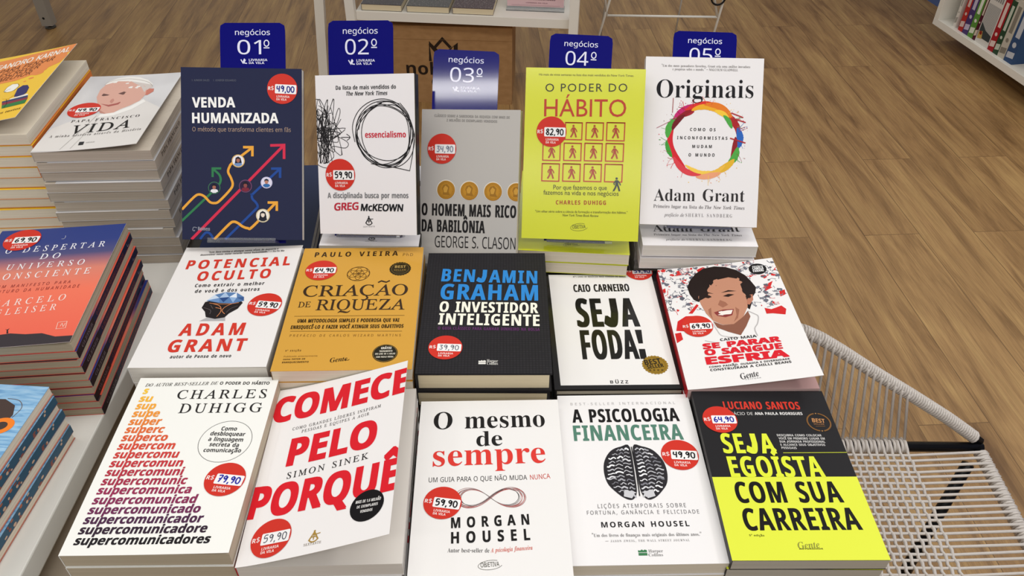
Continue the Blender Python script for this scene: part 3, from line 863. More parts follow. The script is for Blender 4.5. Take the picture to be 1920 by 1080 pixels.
('T', 'O FUTURO DA HUMANIDADE', 'sn', 29.5, 133.0, 139.1, 132.0, 5.9, '#8a3030', {'sp': 0.3}),
('T', 'MARCELO', 'sr', 44.3, 158.8, 129.7, 154.5, 11.4, '#f0d8d0', {'sp': 0.25}),
('T', 'GLEISER', 'sr', 55.3, 175.1, 124.7, 171.6, 11.1, '#f0d8d0', {'sp': 0.25}),
('L', [(87.4, 19.0), (88.4, 23.5), (87.2, 26.4), (84.4, 26.2)], 0.5, '#c8ccd8'),
('L', [(135.7, 195.1), (145.6, 194.5), (147.4, 206.1), (137.1, 206.6), (135.7, 195.1)], 0.8, '#f0c0b0', {'sharp': 1}),
('L', [(140.4, 202.6), (141.0, 197.5), (144.0, 203.5), (144.6, 197.3)], 0.8, '#f0c0b0'),
('G', [(19.1, 202.0), (57.9, 208.1), (76.4, 208.9), (87.0, 207.9), (104.7, 211.3), (123.2, 211.8), (140.3, 219.4), (164.3, 220.1), (163.1, 233.6), (121.3, 232.7), (86.3, 235.1), (14.3, 232.8)], '#3a3438', {'la': 1, 'clip': 1}),
('G', [(82.5, 207.5), (80.7, 201.7), (78.0, 199.5), (80.7, 200.9), (82.9, 198.8), (82.3, 202.1), (84.7, 207.7)], '#2a2428', {'la': 1}),
('C', 'ST', 34.0, 23.8, 22.9),
],
'vida': [
('G', [(3.8, 165.8), (17.6, 150.7), (37.5, 132.4), (56.2, 127.7), (77.5, 108.4), (104.0, 85.0), (140.6, 120.6), (166.8, 165.5), (141.6, 237.0), (-2.1, 228.6)], '#dedad6', {'la': 1}),
('G', [(32.1, 31.0), (35.4, 19.2), (45.1, 9.9), (60.2, 5.3), (78.3, 9.2), (95.3, 21.4), (106.7, 37.1), (109.7, 49.7), (96.8, 56.4), (54.8, 39.5)], '#ece9e4', {'la': 2}),
('G', [(101.3, 64.9), (105.2, 53.3), (113.9, 54.3), (116.1, 64.6), (110.3, 75.9), (105.5, 75.3)], '#c87a68', {'la': 2}),
('G', [(33.9, 72.4), (31.0, 48.8), (34.0, 31.2), (48.6, 20.6), (69.5, 22.8), (90.2, 35.3), (101.9, 48.9), (106.8, 73.5), (104.6, 92.8), (94.7, 106.9), (83.7, 116.7), (76.6, 126.9), (63.4, 128.7), (53.6, 120.1), (46.5, 104.3)], '#d8a898', {'la': 2}),
('G', [(69.5, 22.8), (88.9, 31.1), (105.4, 39.0), (110.0, 47.7), (104.5, 57.2), (102.3, 65.0), (91.0, 43.6)], '#cfc6c0', {'la': 2}),
('G', [(37.3, 67.1), (40.7, 61.6), (51.3, 66.8), (46.0, 72.0)], '#6a4a44', {'la': 2}),
('G', [(63.0, 64.3), (69.9, 58.0), (76.9, 62.8), (71.8, 69.3)], '#6a4a44', {'la': 2}),
('G', [(57.1, 86.8), (60.9, 79.6), (67.6, 92.0), (62.8, 95.9)], '#c48a7c', {'la': 2}),
('G', [(46.8, 95.0), (60.8, 100.6), (71.7, 96.3), (78.4, 89.5), (75.1, 101.3), (62.8, 106.5)], '#a85a54', {'la': 2}),
('G', [(44.7, 104.1), (54.1, 116.5), (67.0, 129.3), (57.4, 126.1)], '#c08a7c', {'la': 2}),
('G', [(58.7, 129.9), (76.6, 126.9), (96.0, 110.9), (109.0, 89.5), (114.4, 97.9), (101.0, 120.9), (79.8, 136.5), (58.3, 138.9)], '#f0eeea', {'la': 2}),
('L', [(32.1, 31.0), (36.1, 21.3), (48.7, 15.3), (66.8, 14.3), (86.0, 21.7), (100.5, 32.3), (109.3, 45.6)], 0.9, '#b0a8a0', {'la': 3}),
('L', [(54.6, 133.0), (48.3, 172.7), (37.5, 227.5)], 0.8, '#b4b0ac', {'la': 3}),
('L', [(60.8, 141.1), (57.3, 184.4), (51.3, 226.6)], 0.8, '#c0bcb8', {'la': 3}),
('T', 'PAPA FRANCISCO', 'se', 24.2, 151.0, 120.2, 147.7, 7.2, '#3a3634', {'sp': 0.15, 'la': 4}),
('T', 'VIDA', 'sr', 34.7, 185.6, 116.5, 178.9, 25.1, '#14120f', {'sp': 0.05, 'la': 4}),
('T', 'A minha história através da História', 'se', 9.9, 192.9, 136.0, 190.7, 6.5, '#6a6562', {'sp': 0.1, 'la': 4}),
('G', [(59.4, 218.9), (58.1, 209.8), (64.9, 209.9), (66.1, 218.7)], '#2a2a2c', {'la': 4}),
('T', 'HARPER COLLINS', 'sn', 67.9, 214.7, 80.0, 214.4, 3.2, '#8a8682', {'la': 4}),
('C', 'ST', 30.2, 113.9, 22.9),
],
'karn': [
('G', [(-55.3, 22.6), (159.8, -0.2), (161.3, 30.2), (153.1, 31.7), (157.4, 44.0), (153.6, 67.3), (140.6, 78.0), (140.0, 85.6), (128.7, 99.8), (120.5, 95.5), (101.3, 105.4), (66.0, 106.7), (-14.1, 108.9)], '#e88c4a', {'la': 1, 'clip': 1}),
('C', 'BUB', 130.9, 93.2, 8.2),
('C', 'BUB', 125.5, 107.6, 4.0),
('C', 'BUB', 118.9, 115.5, 2.2),
('T', 'LEANDRO KARNAL', 'sn', 37.5, 51.5, 153.5, 27.6, 18.2, '#f4ece0', {'bold': 0.02, 'sh': 0.1, 'la': 2}),
('T', 'PARA PENSAR', 'sn', 55.8, 66.9, 137.3, 52.7, 15.3, '#7a4018', {'bold': 0.01, 'sh': 0.2, 'la': 2}),
('T', 'ESCREVER', 'sn', 63.2, 84.4, 122.0, 73.0, 14.9, '#7a4018', {'bold': 0.01, 'sh': 0.2, 'la': 2}),
('T', 'MELHOR', 'sn', 69.5, 99.7, 116.5, 91.6, 14.6, '#7a4018', {'bold': 0.01, 'sh': 0.2, 'la': 2}),
('G', [(124.0, 166.3), (117.7, 138.5), (122.4, 130.0), (130.6, 132.3), (137.2, 143.2), (140.7, 160.6), (136.7, 170.5)], '#2e2a66', {'la': 1}),
('G', [(97.9, 140.7), (96.9, 126.6), (101.5, 118.0), (110.6, 120.4), (115.8, 129.6), (114.2, 141.8), (108.2, 146.6)], '#f4f2ea', {'la': 2}),
('G', [(102.0, 154.7), (104.2, 144.6), (115.0, 143.6), (122.1, 159.4), (118.1, 170.9), (107.0, 166.9)], '#f0c43a', {'la': 2}),
('G', [(119.7, 171.0), (143.9, 164.9), (148.3, 172.9), (124.0, 177.9)], '#e8e6e0', {'la': 1}),
('G', [(110.5, 175.4), (147.1, 171.1), (149.7, 177.9), (113.3, 182.2)], '#2e3a66', {'la': 1}),
('G', [(112.6, 180.5), (150.0, 178.6), (152.2, 186.3), (116.4, 189.5)], '#8a2c3c', {'la': 1}),
('G', [(116.4, 189.5), (151.8, 185.3), (153.5, 197.7), (120.8, 200.4)], '#2a7a3c', {'la': 1}),
('L', [(97.9, 140.7), (96.9, 126.6), (101.5, 118.0), (110.6, 120.4), (115.8, 129.6), (114.2, 141.8), (108.2, 146.6), (97.9, 140.7)], 0.5, '#2a2418', {'la': 3}),
('L', [(99.4, 142.6), (101.3, 137.5), (105.6, 134.2)], 0.5, '#2a2418', {'la': 3}),
('L', [(114.9, 170.7), (121.9, 186.0), (123.3, 199.0)], 0.6, '#2a2418', {'la': 3}),
('T', 'dos seus textos', 'sn', 99.6, 221.9, 153.6, 214.6, 5.8, '#8a6a1c', {'bold': 0.01, 'sh': 0.15, 'la': 2}),
]}
LADDER = [
    (10.3, 25.0, 15.2, 25.0, 10.0, '#f0c23c'),
    (9.9, 36.9, 23.5, 36.9, 10.0, '#f0b43c'),
    (9.8, 48.1, 31.0, 48.0, 10.0, '#eea63c'),
    (9.9, 59.3, 38.7, 59.2, 10.0, '#ea9438'),
    (10.0, 70.8, 44.1, 70.7, 10.0, '#e48038'),
    (10.0, 82.1, 50.8, 82.0, 10.0, '#de6c38'),
    (10.1, 93.2, 58.1, 93.1, 10.0, '#d85c38'),
    (10.0, 104.6, 69.3, 104.5, 10.0, '#d24c3a'),
    (10.0, 116.1, 76.8, 116.0, 9.9, '#c8403c'),
    (10.0, 127.5, 84.5, 127.4, 9.9, '#c0383f'),
    (9.9, 138.8, 88.3, 138.7, 9.8, '#b23445'),
    (9.7, 150.0, 95.4, 149.9, 9.8, '#a4324c'),
    (9.6, 161.2, 103.2, 161.2, 9.8, '#963054'),
    (9.5, 172.9, 111.8, 173.0, 9.7, '#862e56'),
    (9.6, 184.4, 119.0, 184.4, 9.6, '#6c2c54'),
    (9.6, 195.6, 124.6, 195.7, 9.6, '#4c2848'),
    (9.3, 207.0, 131.9, 207.1, 9.5, '#342434'),
    (9.5, 218.7, 138.1, 219.0, 9.4, '#201c20'),
]
for _i, _q in enumerate(LADDER):
    ART["super"].append(("T", "supercomunicadores"[:_i + 1], "sb") + _q + ({"bold": 0.012, "sh": 0.1},))
# ------------------------------------------------------------------ artwork motifs
DIG = {'0': [[(.3, 1), (.08, .8), (.05, .3), (.25, 0), (.5, .12), (.55, .7), (.3, 1)]], '1': [[(.15, .75), (.35, 1), (.32, 0)]],
       '2': [[(.08, .8), (.3, 1), (.52, .75), (.35, .4), (.05, .02), (.58, .05)]], '3': [[(.08, .95), (.5, .95), (.28, .6), (.52, .35), (.35, .02), (.05, .1)]],
       '4': [[(.1, 1), (.06, .5), (.5, .52)], [(.5, 1), (.44, 0)]], '5': [[(.55, 1), (.15, .97), (.1, .58), (.45, .6), (.52, .25), (.3, 0), (.05, .08)]],
       '6': [[(.45, 1), (.15, .65), (.08, .2), (.3, 0), (.52, .2), (.4, .48), (.12, .35)]], '7': [[(.05, .98), (.55, 1), (.25, 0)], [(.15, .5), (.48, .54)]],
       '8': [[(.3, .52), (.1, .75), (.3, 1), (.5, .8), (.3, .52), (.06, .25), (.3, 0), (.54, .25), (.3, .52)]], '9': [[(.5, .8), (.28, 1), (.08, .75), (.28, .52), (.5, .8), (.46, .3), (.3, 0)]],
       ',': [[(.12, .1), (.04, -.22)]]}


def sticker(a, cx, cy, r, price, ink='#1c1c20', rot=0, pen=0.075):
    """round red price label with a white window and a handwritten price"""
    c, s_ = cos(radians(rot)), sin(radians(rot))

    def P(x, y):
        return (cx + (x * c - y * s_) * r, cy + (x * s_ + y * c) * r)
    a.disc(cx, cy, r, col='#cc3428', la=5, n=56)
    a.text('R$', 'sb', *P(-.93, .12), *P(-.56, .12), .23 * r, '#f0e6e4', la=6)
    b = [(-.48, -.24), (-.44, -.29), (.88, -.29), (.93, -.24), (.93, .27), (.88, .32), (-.44, .32), (-.48, .27)]
    a.poly([P(x, y) for x, y in b], '#efeeee', la=6)
    x = -.36
    adv = {',': .12}
    tot = sum(adv.get(ch, .3) for ch in price)
    for ch in price:
        for st in DIG[ch]:
            j = [(x + px * .36, .2 - py * .38 + random.uniform(-.01, .01)) for px, py in st]
            a.line([P(*q) for q in j], pen * r, ink, la=7)
        x += adv.get(ch, .27)
    a.text('LIVRARIA', 'sb', *P(-.36, .58), *P(.5, .58), .14 * r, '#f2dcd8', la=6)
    a.text('DA VILA', 'sb', *P(-.36, .77), *P(.3, .77), .14 * r, '#f2dcd8', la=6)


def face_badge(a, cx, cy, r, bg, rim, hair, skin, shirt, long=0):
    a.disc(cx, cy, r, col=rim, la=3)
    a.disc(cx, cy, r * .86, col=bg, la=3.9)
    a.poly([(cx - r * .62, cy + r * .58), (cx - r * .5, cy + r * .3), (cx, cy + r * .15), (cx + r * .5, cy + r * .3), (cx + r * .62, cy + r * .58), (cx + r * .2, cy + r * .82), (cx - r * .2, cy + r * .82)], shirt, la=4.8)
    if long:
        a.poly([(cx - r * .4, cy - r * .4), (cx, cy - r * .7), (cx + r * .4, cy - r * .35), (cx + r * .55, cy + r * .3), (cx + r * .1, cy + r * .3), (cx - r * .5, cy + r * .35)], hair, la=5.7)
    a.disc(cx, cy - r * .12, r * .28, r * .36, skin, la=6.6)
    a.poly([(cx - r * .36, cy - r * .1), (cx - r * .34, cy - r * .5), (cx, cy - r * .66), (cx + r * .36, cy - r * .48), (cx + r * .34, cy - r * .1), (cx + r * .2, cy - r * .34), (cx - r * .18, cy - r * .36)], hair, la=7.5)


def splat(a, cx, cy, r, cols, n, rnd, la=1, w=1.0):
    for i in range(n):
        x, y = cx + rnd.uniform(-1, 1) * r, cy + rnd.uniform(-1, 1) * r * w
        k = rnd.choice([.5, .8, 1.2, 1.6, 2.6])
        c = rnd.choice(cols)
        a.poly(smoothpts([(x + k * rnd.uniform(.5, 1.8) * cos(t), y + k * rnd.uniform(.5, 1.8) * sin(t)) for t in [2 * pi * j / 8 for j in range(8)]], 2, True)[:-1], c, la=la)
        for j in range(rnd.choice([0, 1, 2])):
            t = rnd.uniform(0, 6.28)
            q = rnd.uniform(3, 9)
            a.line([(x, y), (x + .5 * q * cos(t), y + .5 * q * sin(t) + rnd.uniform(-1.5, 1.5)), (x + q * cos(t + .3), y + q * sin(t + .3))], rnd.uniform(.5, 1.1), c, la=la)
            a.disc(x + q * cos(t + .3), y + q * sin(t + .3), rnd.uniform(.4, .9), col=c, n=8, la=la)


def motif(a, t, x, y, r, st):
    rnd = random.Random(int(x * 13 + y * 7))
    if t == 'ST':
        return
    if t[0] == 'P' and len(t) == 2:
        k = int(t[1]) - 1
        face_badge(a, x, y, r, *[('#e9e6ee', '#d8b26a', '#15182c', '#a56a58', '#6f8fc0', 1), ('#1b2040', '#3b6b52', '#12141f', '#a56a58', '#e8e8ee', 0), ('#2a1838', '#6a4468', '#12101c', '#8a4a48', '#7a2438', 0),
                                 ('#dcd8ea', '#c9c8e4', '#1c2438', '#b9806a', '#2e6aa8', 0), ('#efe9dc', '#cfc2a0', '#141420', '#e4d6c8', '#20202c', 1)][k])
    elif t == 'SCRIB':
        for q in range(11):
            pts = []
            for i in range(10):
                pts.append((x + rnd.gauss(-1, 10), y + rnd.gauss(4, 13 + q * 2.2)))
            a.line([(max(-2, min(x + 24, p[0])), max(y - 42, min(y + 42, p[1]))) for p in pts], .75, '#201e20', la=2)
        a.line([(-1, y - 42), (5, y - 40), (9, y - 20), (6, y)], .75, '#201e20')
        a.line([(x + 12, y - 5), (x + 19, y - 26), (x + 22, y - 30), (x + 23, y - 24), (x + 17, y - 8), (x + 4, y + 8)], .75, '#201e20')
        a.line([(x, y + 20), (x - 3, y + 42), (x + 12, y + 34), (x + 10, y + 20), (x + 29, y + 22), (x + 32, y + 14), (x + 8, y + 2)], .75, '#201e20')
        a.line([(x - 8, y), (x + 30, y - 4), (x + 8, y + 10), (x + 24, y - 16)], .75, '#201e20')
    elif t == 'LOOPS':
        for q in range(7):
            pts = []
            ph = rnd.uniform(0, 6)
            k1, k2 = rnd.uniform(-.09, .09), rnd.uniform(-.06, .06)
            b = rnd.uniform(.84, 1.0) if q else 1.02
            for i in range(15):
                tt = ph + 2 * pi * i / 14
                rr = r * (b + k1 * sin(2 * tt + q) + k2 * cos(3 * tt) + .05 * sin(tt * .5 + q))
                pts.append((x + rr * cos(tt), y + rr * 1.05 * sin(tt)))
            a.line(pts, .95, '#1c1a1c')
        a.line([(x - .5 * r, y + .95 * r), (x + .2 * r, y + 1.05 * r), (x + .82 * r, y + 1.18 * r), (x + .92 * r, y + .7 * r), (x + 1.03 * r, y - .1 * r)], .95, '#1c1a1c', sharp=1)
    elif t in ('SEXT', 'SEXG'):
        c = '#2c2a2c' if t == 'SEXT' else '#a8863c'
        a.line([(x - .75 * r, y + .55 * r), (x, y - .8 * r), (x + .75 * r, y + .55 * r)], .22 * r, c, sharp=1)
        a.ell(x, y - .1 * r, .85 * r, .95 * r, .2 * r, c, a0=.5, a1=pi - .5)
        a.line([(x - .4 * r, y), (x + .45 * r, y)], .16 * r, c, sharp=1)
        a.line([(x, y - .9 * r), (x, y + .5 * r)], .16 * r, c, sharp=1)
        a.line([(x, y - .35 * r), (x + 1.0 * r, y - .45 * r)], .14 * r, c, sharp=1)
        a.disc(x, y - .95 * r, .16 * r, col=c, la=2)
    elif t == 'COIN':
        a.disc(x, y, r * 1.07, col='#ded8cc', la=1)
        a.disc(x + .2, y + .4, r, col='#8a5a1c', la=1.9)
        a.disc(x, y, r * .97, col=mat('#b8842c', .35, .35), la=2.8)
        a.ell(x, y, r * .86, r * .86, .5, '#8f6420', la=3.7)
        a.poly([(x - .35 * r, y + .55 * r), (x - .3 * r, y + .15 * r), (x - .45 * r, y - .1 * r), (x - .3 * r, y - .5 * r), (x + .1 * r, y - .6 * r), (x + .4 * r, y - .3 * r), (x + .3 * r, y + .2 * r), (x + .5 * r, y + .6 * r)], '#9a6c22', la=3.7)
        a.poly([(x - .2 * r, y + .3 * r), (x - .3 * r, y - .1 * r), (x - .05 * r, y - .45 * r), (x + .25 * r, y - .2 * r), (x + .1 * r, y + .3 * r)], '#c8963c', la=4.6)
        for i in range(26):
            u = 2 * pi * i / 26
            a.disc(x + .74 * r * cos(u), y + .74 * r * sin(u), .045 * r, col='#8f6420', la=3.8, n=6)
    elif t in ('SQ', 'SQ0'):
        q = r - .7
        a.line([(x - q, y - q), (x + q, y - q), (x + q, y + q), (x - q, y + q)], 1.5, '#b8331c', sharp=1, closed=1)
        if t == 'SQ':
            walker(a, x, y, r * .62, '#a83a1c')
    elif t == 'MAN':
        walker(a, x, y, r * 1.2, '#2c3a34')
    elif t == 'OBJ':
        a.ell(x, y, r, r * .42, .35, '#3a3a2c', rot=-.12, a0=.35, a1=2 * pi - .9)
        a.text('OBJETIVA', 'sn', x - .78 * r, y + .2 * r, x + .74 * r, y + .12 * r, .42 * r, '#3a3a2c')
    elif t == 'RING':
        arcs = [(205, 262, .84, 1.0, '#8e1a24'), (300, 352, .84, 1.02, '#a82028'), (120, 200, .80, .98, '#d02430'), (150, 178, .92, 1.04, '#3f9a3c'), (182, 218, .88, 1.06, '#4ca444'), (212, 262, .92, 1.05, '#c0246e'),
                (235, 290, .90, 1.04, '#d8302c'), (245, 300, .80, .95, '#e8a828'), (268, 322, .88, 1.05, '#e07a24'), (288, 318, .78, .92, '#f0c43c'), (306, 336, .76, .88, '#4ca444'), (325, 362, .86, 1.0, '#a01c28'),
                (338, 372, .86, 1.04, '#2a62b8'), (352, 392, .80, .93, '#8e1a24'), (10, 46, .84, 1.02, '#4ca444'), (30, 70, .86, 1.04, '#e0b030'), (48, 112, .84, .98, '#e8b848'), (60, 100, .92, 1.08, '#e8a078'), (92, 150, .86, 1.02, '#d8404a'), (75, 125, .80, .90, '#f0c850'), (196, 232, .80, .94, '#6e1420'), (226, 250, .78, .9, '#a02030'), (140, 168, .78, .88, '#b01c2c')]
        for d0, d1, r0, r1, col in arcs:
            n = 26
            outer, inner = [], []
            ph = rnd.uniform(0, 6)
            for i in range(n + 1):
                f = i / n
                th = radians(d0 + (d1 - d0) * f)
                tp = sin(pi * f) ** .55
                mid = (r0 + r1) / 2 + .02 * sin(5 * th + ph)
                hw = (r1 - r0) / 2 * tp
                outer.append((x + r * (mid + hw + rnd.uniform(-.006, .012)) * cos(th), y + r * (mid + hw) * sin(th)))
                inner.append((x + r * (mid - hw) * cos(th), y + r * (mid - hw + rnd.uniform(-.008, .006)) * sin(th)))
            a.put(outer + inner, [(i, i + 1, n + 2 + i, n + 1 + i) for i in range(n)], col, 1)
            for j in range(3):
                th = radians(rnd.uniform(d0, d1))
                q0 = rnd.uniform(1.04, 1.2)
                sw_ = rnd.uniform(-.05, .05)
                if rnd.random() < .7:
                    a.line([(x + .96 * r * cos(th), y + .96 * r * sin(th)), (x + (q0 + .96) / 2 * r * cos(th + sw_), y + (q0 + .96) / 2 * r * sin(th + sw_)), (x + q0 * r * cos(th + sw_ * 2.5), y + q0 * r * sin(th + sw_ * 2.5))], rnd.uniform(.25, .7), col, la=2)
                a.disc(x + (q0 + .03) * r * cos(th + .03), y + (q0 + .03) * r * sin(th + .03), rnd.uniform(.2, .7), col=col, n=7, la=2)
        for dx, dy in ((1.03, -.63), (1.1, -.5), (1.12, .05)):
            a.line([(x + .7 * r, y + (dy - .12) * r), (x + dx * r, y + dy * r)], 1.6, '#b02830', la=4)
        a.line([(x - .87 * r, y - .72 * r), (x - .86 * r, y - 1.12 * r)], .9, '#a04848', la=4)
        a.line([(x - .9 * r, y - .5 * r), (x - 1.28 * r, y - .3 * r)], .7, '#b06878', la=4)
    elif t == 'ROCK':
        D = lambda p: [(x + u * r, y + v * r) for u, v in p]
        a.poly(D([(-.85, 1.0), (-.3, .55), (.35, .6), (.45, 1.0)]), '#b0aeb0', la=1)
        a.poly(D([(-.95, -.45), (-.5, -.62), (.75, -.6), (1.0, -.35), (.85, .1), (.5, .45), (.35, .75), (-.1, .85), (-.6, .7), (-.75, .3), (-1.0, .0)]), '#241f20', la=2)
        a.poly(D([(-.9, -.55), (-.6, -1.0), (-.1, -1.2), (.5, -1.15), (.95, -.8), (1.02, -.5), (.5, -.3), (-.2, -.35)]), '#5a7fb0', la=3)
        for tri, c in (([(-.9, -.55), (-.6, -1.0), (-.3, -.75)], '#c8d8ea'), ([(-.3, -.75), (-.1, -1.2), (.2, -.8)], '#a8c0de'), ([(.2, -.8), (.5, -1.15), (.6, -.75)], '#dfe8f2'), ([(.6, -.75), (.95, -.8), (1.02, -.5)], '#3a5a90'), ([(-.3, -.75), (.2, -.8), (0, -.4)], '#2c4a82'), ([(.2, -.8), (.6, -.75), (.5, -.35)], '#8fb0d8'), ([(-.9, -.55), (-.3, -.75), (-.2, -.38)], '#6c90c0')):
            a.poly(D(tri), c, la=4)
        for pts in ([(-.5, -.3), (-.1, -.1), (.05, .3), (-.05, .7)], [(.5, -.3), (.2, -.05), (.1, .25), (.3, .5)], [(-.3, .0), (.0, .1)], [(-.7, -.35), (-.3, -.28), (.3, -.26), (.8, -.35)]):
            a.line(D(pts), .8, '#d88a5a', la=4)
        for pts in ([(-.9, 0), (-.5, .2), (-.45, .5)], [(.8, -.1), (.5, .1), (.35, .4)], [(-.6, -.2), (-.4, .1)]):
            a.line(D(pts), .8, '#5a5254', la=4)
    elif t == 'FLOWER':
        for i in range(6):
            a.ell(x + .47 * r * cos(i * pi / 3), y + .47 * r * sin(i * pi / 3), .47 * r, .47 * r, .55, '#4a3014')
        a.ell(x, y, .47 * r, .47 * r, .55, '#4a3014')
        a.ell(x, y, .96 * r, .96 * r, .7, '#4a3014')
    elif t in ('BADGE', 'GOLD'):
        c = '#2e2614' if t == 'BADGE' else mat('#c8a040', .25, .75)
        pts = []
        for i in range(48):
            k = r * (1 if i % 2 else .93)
            pts.append((x + k * cos(2 * pi * i / 48), y + k * sin(2 * pi * i / 48)))
        a.put(pts, [tuple(range(48))], c, 2 if t == 'BADGE' else 3)
        a.ell(x, y, .78 * r, .78 * r, .4, '#8a7440' if t == 'BADGE' else '#7a5c18', la=3.9)
        if t == 'BADGE':
            a.text('BEST', 'sb', x - .5 * r, y - .1 * r, x + .5 * r, y - .1 * r, .36 * r, '#b89a58', la=4.5)
            a.text('SELLER', 'sb', x - .55 * r, y + .32 * r, x + .55 * r, y + .32 * r, .24 * r, '#8a7038', la=4.5)
            a.line([(x - .4 * r, y + .5 * r), (x + .4 * r, y + .5 * r)], .4, '#8a7038', la=4.5)
        else:
            for i in range(4):
                a.disc(x - .45 * r + i * .3 * r, y + .55 * r, .09 * r, col='#5a4410', la=4.6, n=5)
    elif t == 'SEAL':
        a.disc(x, y, r, col='#26241c', la=2)
        a.ell(x, y, .93 * r, .93 * r, .4, '#a8843c', la=2.9)
    elif t in ('HARP', 'HARPG'):
        c = '#e4e2dc' if t == 'HARP' else '#3f7a50'
        a.poly([(x - r, y + .75 * r), (x + r, y + .75 * r), (x + r, y + .1 * r), (x - r, y + .1 * r)], c, la=2)
        a.poly([(x - r, y - .05 * r), (x + r, y - .05 * r), (x + r, y - .6 * r), (x + .5 * r, y - .75 * r), (x + .2 * r, y - .5 * r), (x - .1 * r, y - .8 * r), (x - .5 * r, y - .5 * r), (x - r, y - .6 * r)], c, la=2)
    elif t in ('CBADGE', 'DISC'):
        a.disc(x, y, r, col='#161416', la=2.5)
    elif t == 'SPL1':
        splat(a, 27, 46, 27, ['#5c5e6a', '#7c7e88', '#686a76', '#cf3030', '#6a6c78'], 105, rnd, la=1, w=1.6)
    elif t == 'SPL2':
        splat(a, 132, 52, 26, ['#5c5e6a', '#7c7e88', '#cf3030', '#6a6c78'], 95, rnd, la=1, w=1.75)
    elif t == 'SPL3':
        splat(a, 78, 9, 62, ['#cf3030', '#6a6c78', '#8a8c96', '#c8a0a4'], 44, rnd, la=1, w=.12)
    elif t == 'CIRC':
        a.ell(x, y, r * .97, r * .97, .45, '#4a4848')
    elif t == 'INF':
        for q in range(9):
            pts = []
            k, o = rnd.uniform(.86, 1.03), rnd.uniform(-.06, .06)
            for i in range(24):
                tt = 2 * pi * i / 24
                d = 1 + sin(tt) ** 2
                pts.append((x + k * r * cos(tt) / d * 1.0 + o * r * .5, y + k * r * .92 * sin(tt) * cos(tt) / d + o * r * .4))
            a.line(pts, .42, ['#3a3030', '#c85048', '#8a4a48', '#b8a0a0'][q % 4], closed=1)
    elif t == 'BRAIN':
        for sgn in (-1, 1):
            lobe = [(0.05, -1.0), (.35, -1.02), (.7, -.85), (.95, -.45), (1.02, 0), (.95, .45), (.75, .75), (.5, 1.0), (.25, 1.08), (.08, .85), (.04, .3)]
            a.poly(smoothpts([(x + sgn * u * r, y + v * r) for u, v in lobe], 4, True)[:-1], '#2a282c', la=2)
            for row in range(13):
                v0 = -.88 + row * .15
                half = math.sqrt(max(.02, 1 - (v0 * .92) ** 2))
                seg = 3
                for k in range(seg):
                    u0 = .10 + (half - .14) * k / seg
                    u1 = .10 + (half - .14) * (k + rnd.uniform(.75, 1.02)) / seg
                    pts = [(u0 + (u1 - u0) * i / 4, v0 + .035 * sin(i * 1.5 + rnd.uniform(0, 1.5) + k) + .16 * (u0 - .3) * (1 if v0 < .3 else -.6)) for i in range(5)]
                    a.line([(x + sgn * u * r, y + v * r) for u, v in pts], rnd.uniform(.9, 2.0), rnd.choice(['#d8d8dc', '#efeff2', '#a4a4aa', '#c0c0c6', '#7a7a82']), la=3)
            a.poly([(x + sgn * .12 * r, y + .8 * r), (x + sgn * .45 * r, y + .7 * r), (x + sgn * .5 * r, y + .95 * r), (x + sgn * .25 * r, y + 1.03 * r)], '#c8c8cc', la=3)
        a.line([(x, y - 1.0 * r), (x + .02 * r, y), (x, y + .95 * r)], 1.2, '#18161a', la=5)
    elif t == 'BRONZE':
        a.ell(x, y, .95 * r, .95 * r, 1.7, mat('#8a6238', .35, .5), la=3, a0=-1.4, a1=1.4 + .0)
        a.ell(x, y, .95 * r, .95 * r, 1.7, mat('#8a6238', .35, .5), la=3, a0=pi - 1.4, a1=pi + 1.4)
        for k in (-1, 1):
            a.disc(x, y + k * .95 * r, 1.0, col='#a87c48', la=3, n=5)
        a.line([(x - .4 * r, y + .45 * r), (x + .4 * r, y + .45 * r)], .5, '#8a6238', la=3)
    elif t == 'BUB':
        a.disc(x, y, r, r * .8, '#e88c4a', la=1)


def walker(a, x, y, r, c):
    a.disc(x - .05 * r, y - .95 * r, .2 * r, col=c, la=3, n=12)
    a.poly([(x - .25 * r, y - .68 * r), (x + .2 * r, y - .68 * r), (x + .28 * r, y + .1 * r), (x - .22 * r, y + .1 * r)], c, la=3)
    a.line([(x + .1 * r, y), (x + .32 * r, y + .5 * r), (x + .5 * r, y + 1.1 * r)], .28 * r, c, la=3, sharp=1)
    a.line([(x - .05 * r, y), (x - .2 * r, y + .55 * r), (x - .5 * r, y + 1.1 * r)], .28 * r, c, la=3, sharp=1)
    a.line([(x + .15 * r, y - .6 * r), (x + .5 * r, y - .2 * r), (x + .6 * r, y + .15 * r)], .18 * r, c, la=3, sharp=1)
    a.line([(x - .2 * r, y - .6 * r), (x - .48 * r, y - .15 * r), (x - .35 * r, y + .1 * r)], .18 * r, c, la=3, sharp=1)


def make_art(key, w, h, rough, scale=1.0):
    a = Art(w * 1000, h * 1000, rough)
    for e in ART.get(key, []):
        k = e[-1] if isinstance(e[-1], dict) else {}
        q = scale
        if e[0] == 'T':
            a.text(e[1], e[2], e[3] * q, e[4] * q, e[5] * q, e[6] * q, e[7] * q, e[8], **k)
        elif e[0] == 'L':
            a.line([(p[0] * q, p[1] * q) for p in e[1]], e[2] * q, e[3], **k)
        elif e[0] == 'G':
            k = {x: v for x, v in k.items() if x != 'clip'}
            a.poly([(p[0] * q, p[1] * q) for p in e[1]], e[2], **k)
        elif e[0] == 'C':
            motif(a, e[1], e[2] * q, e[3] * q, e[4] * q, None)
    return a


# ------------------------------------------------------------------ books


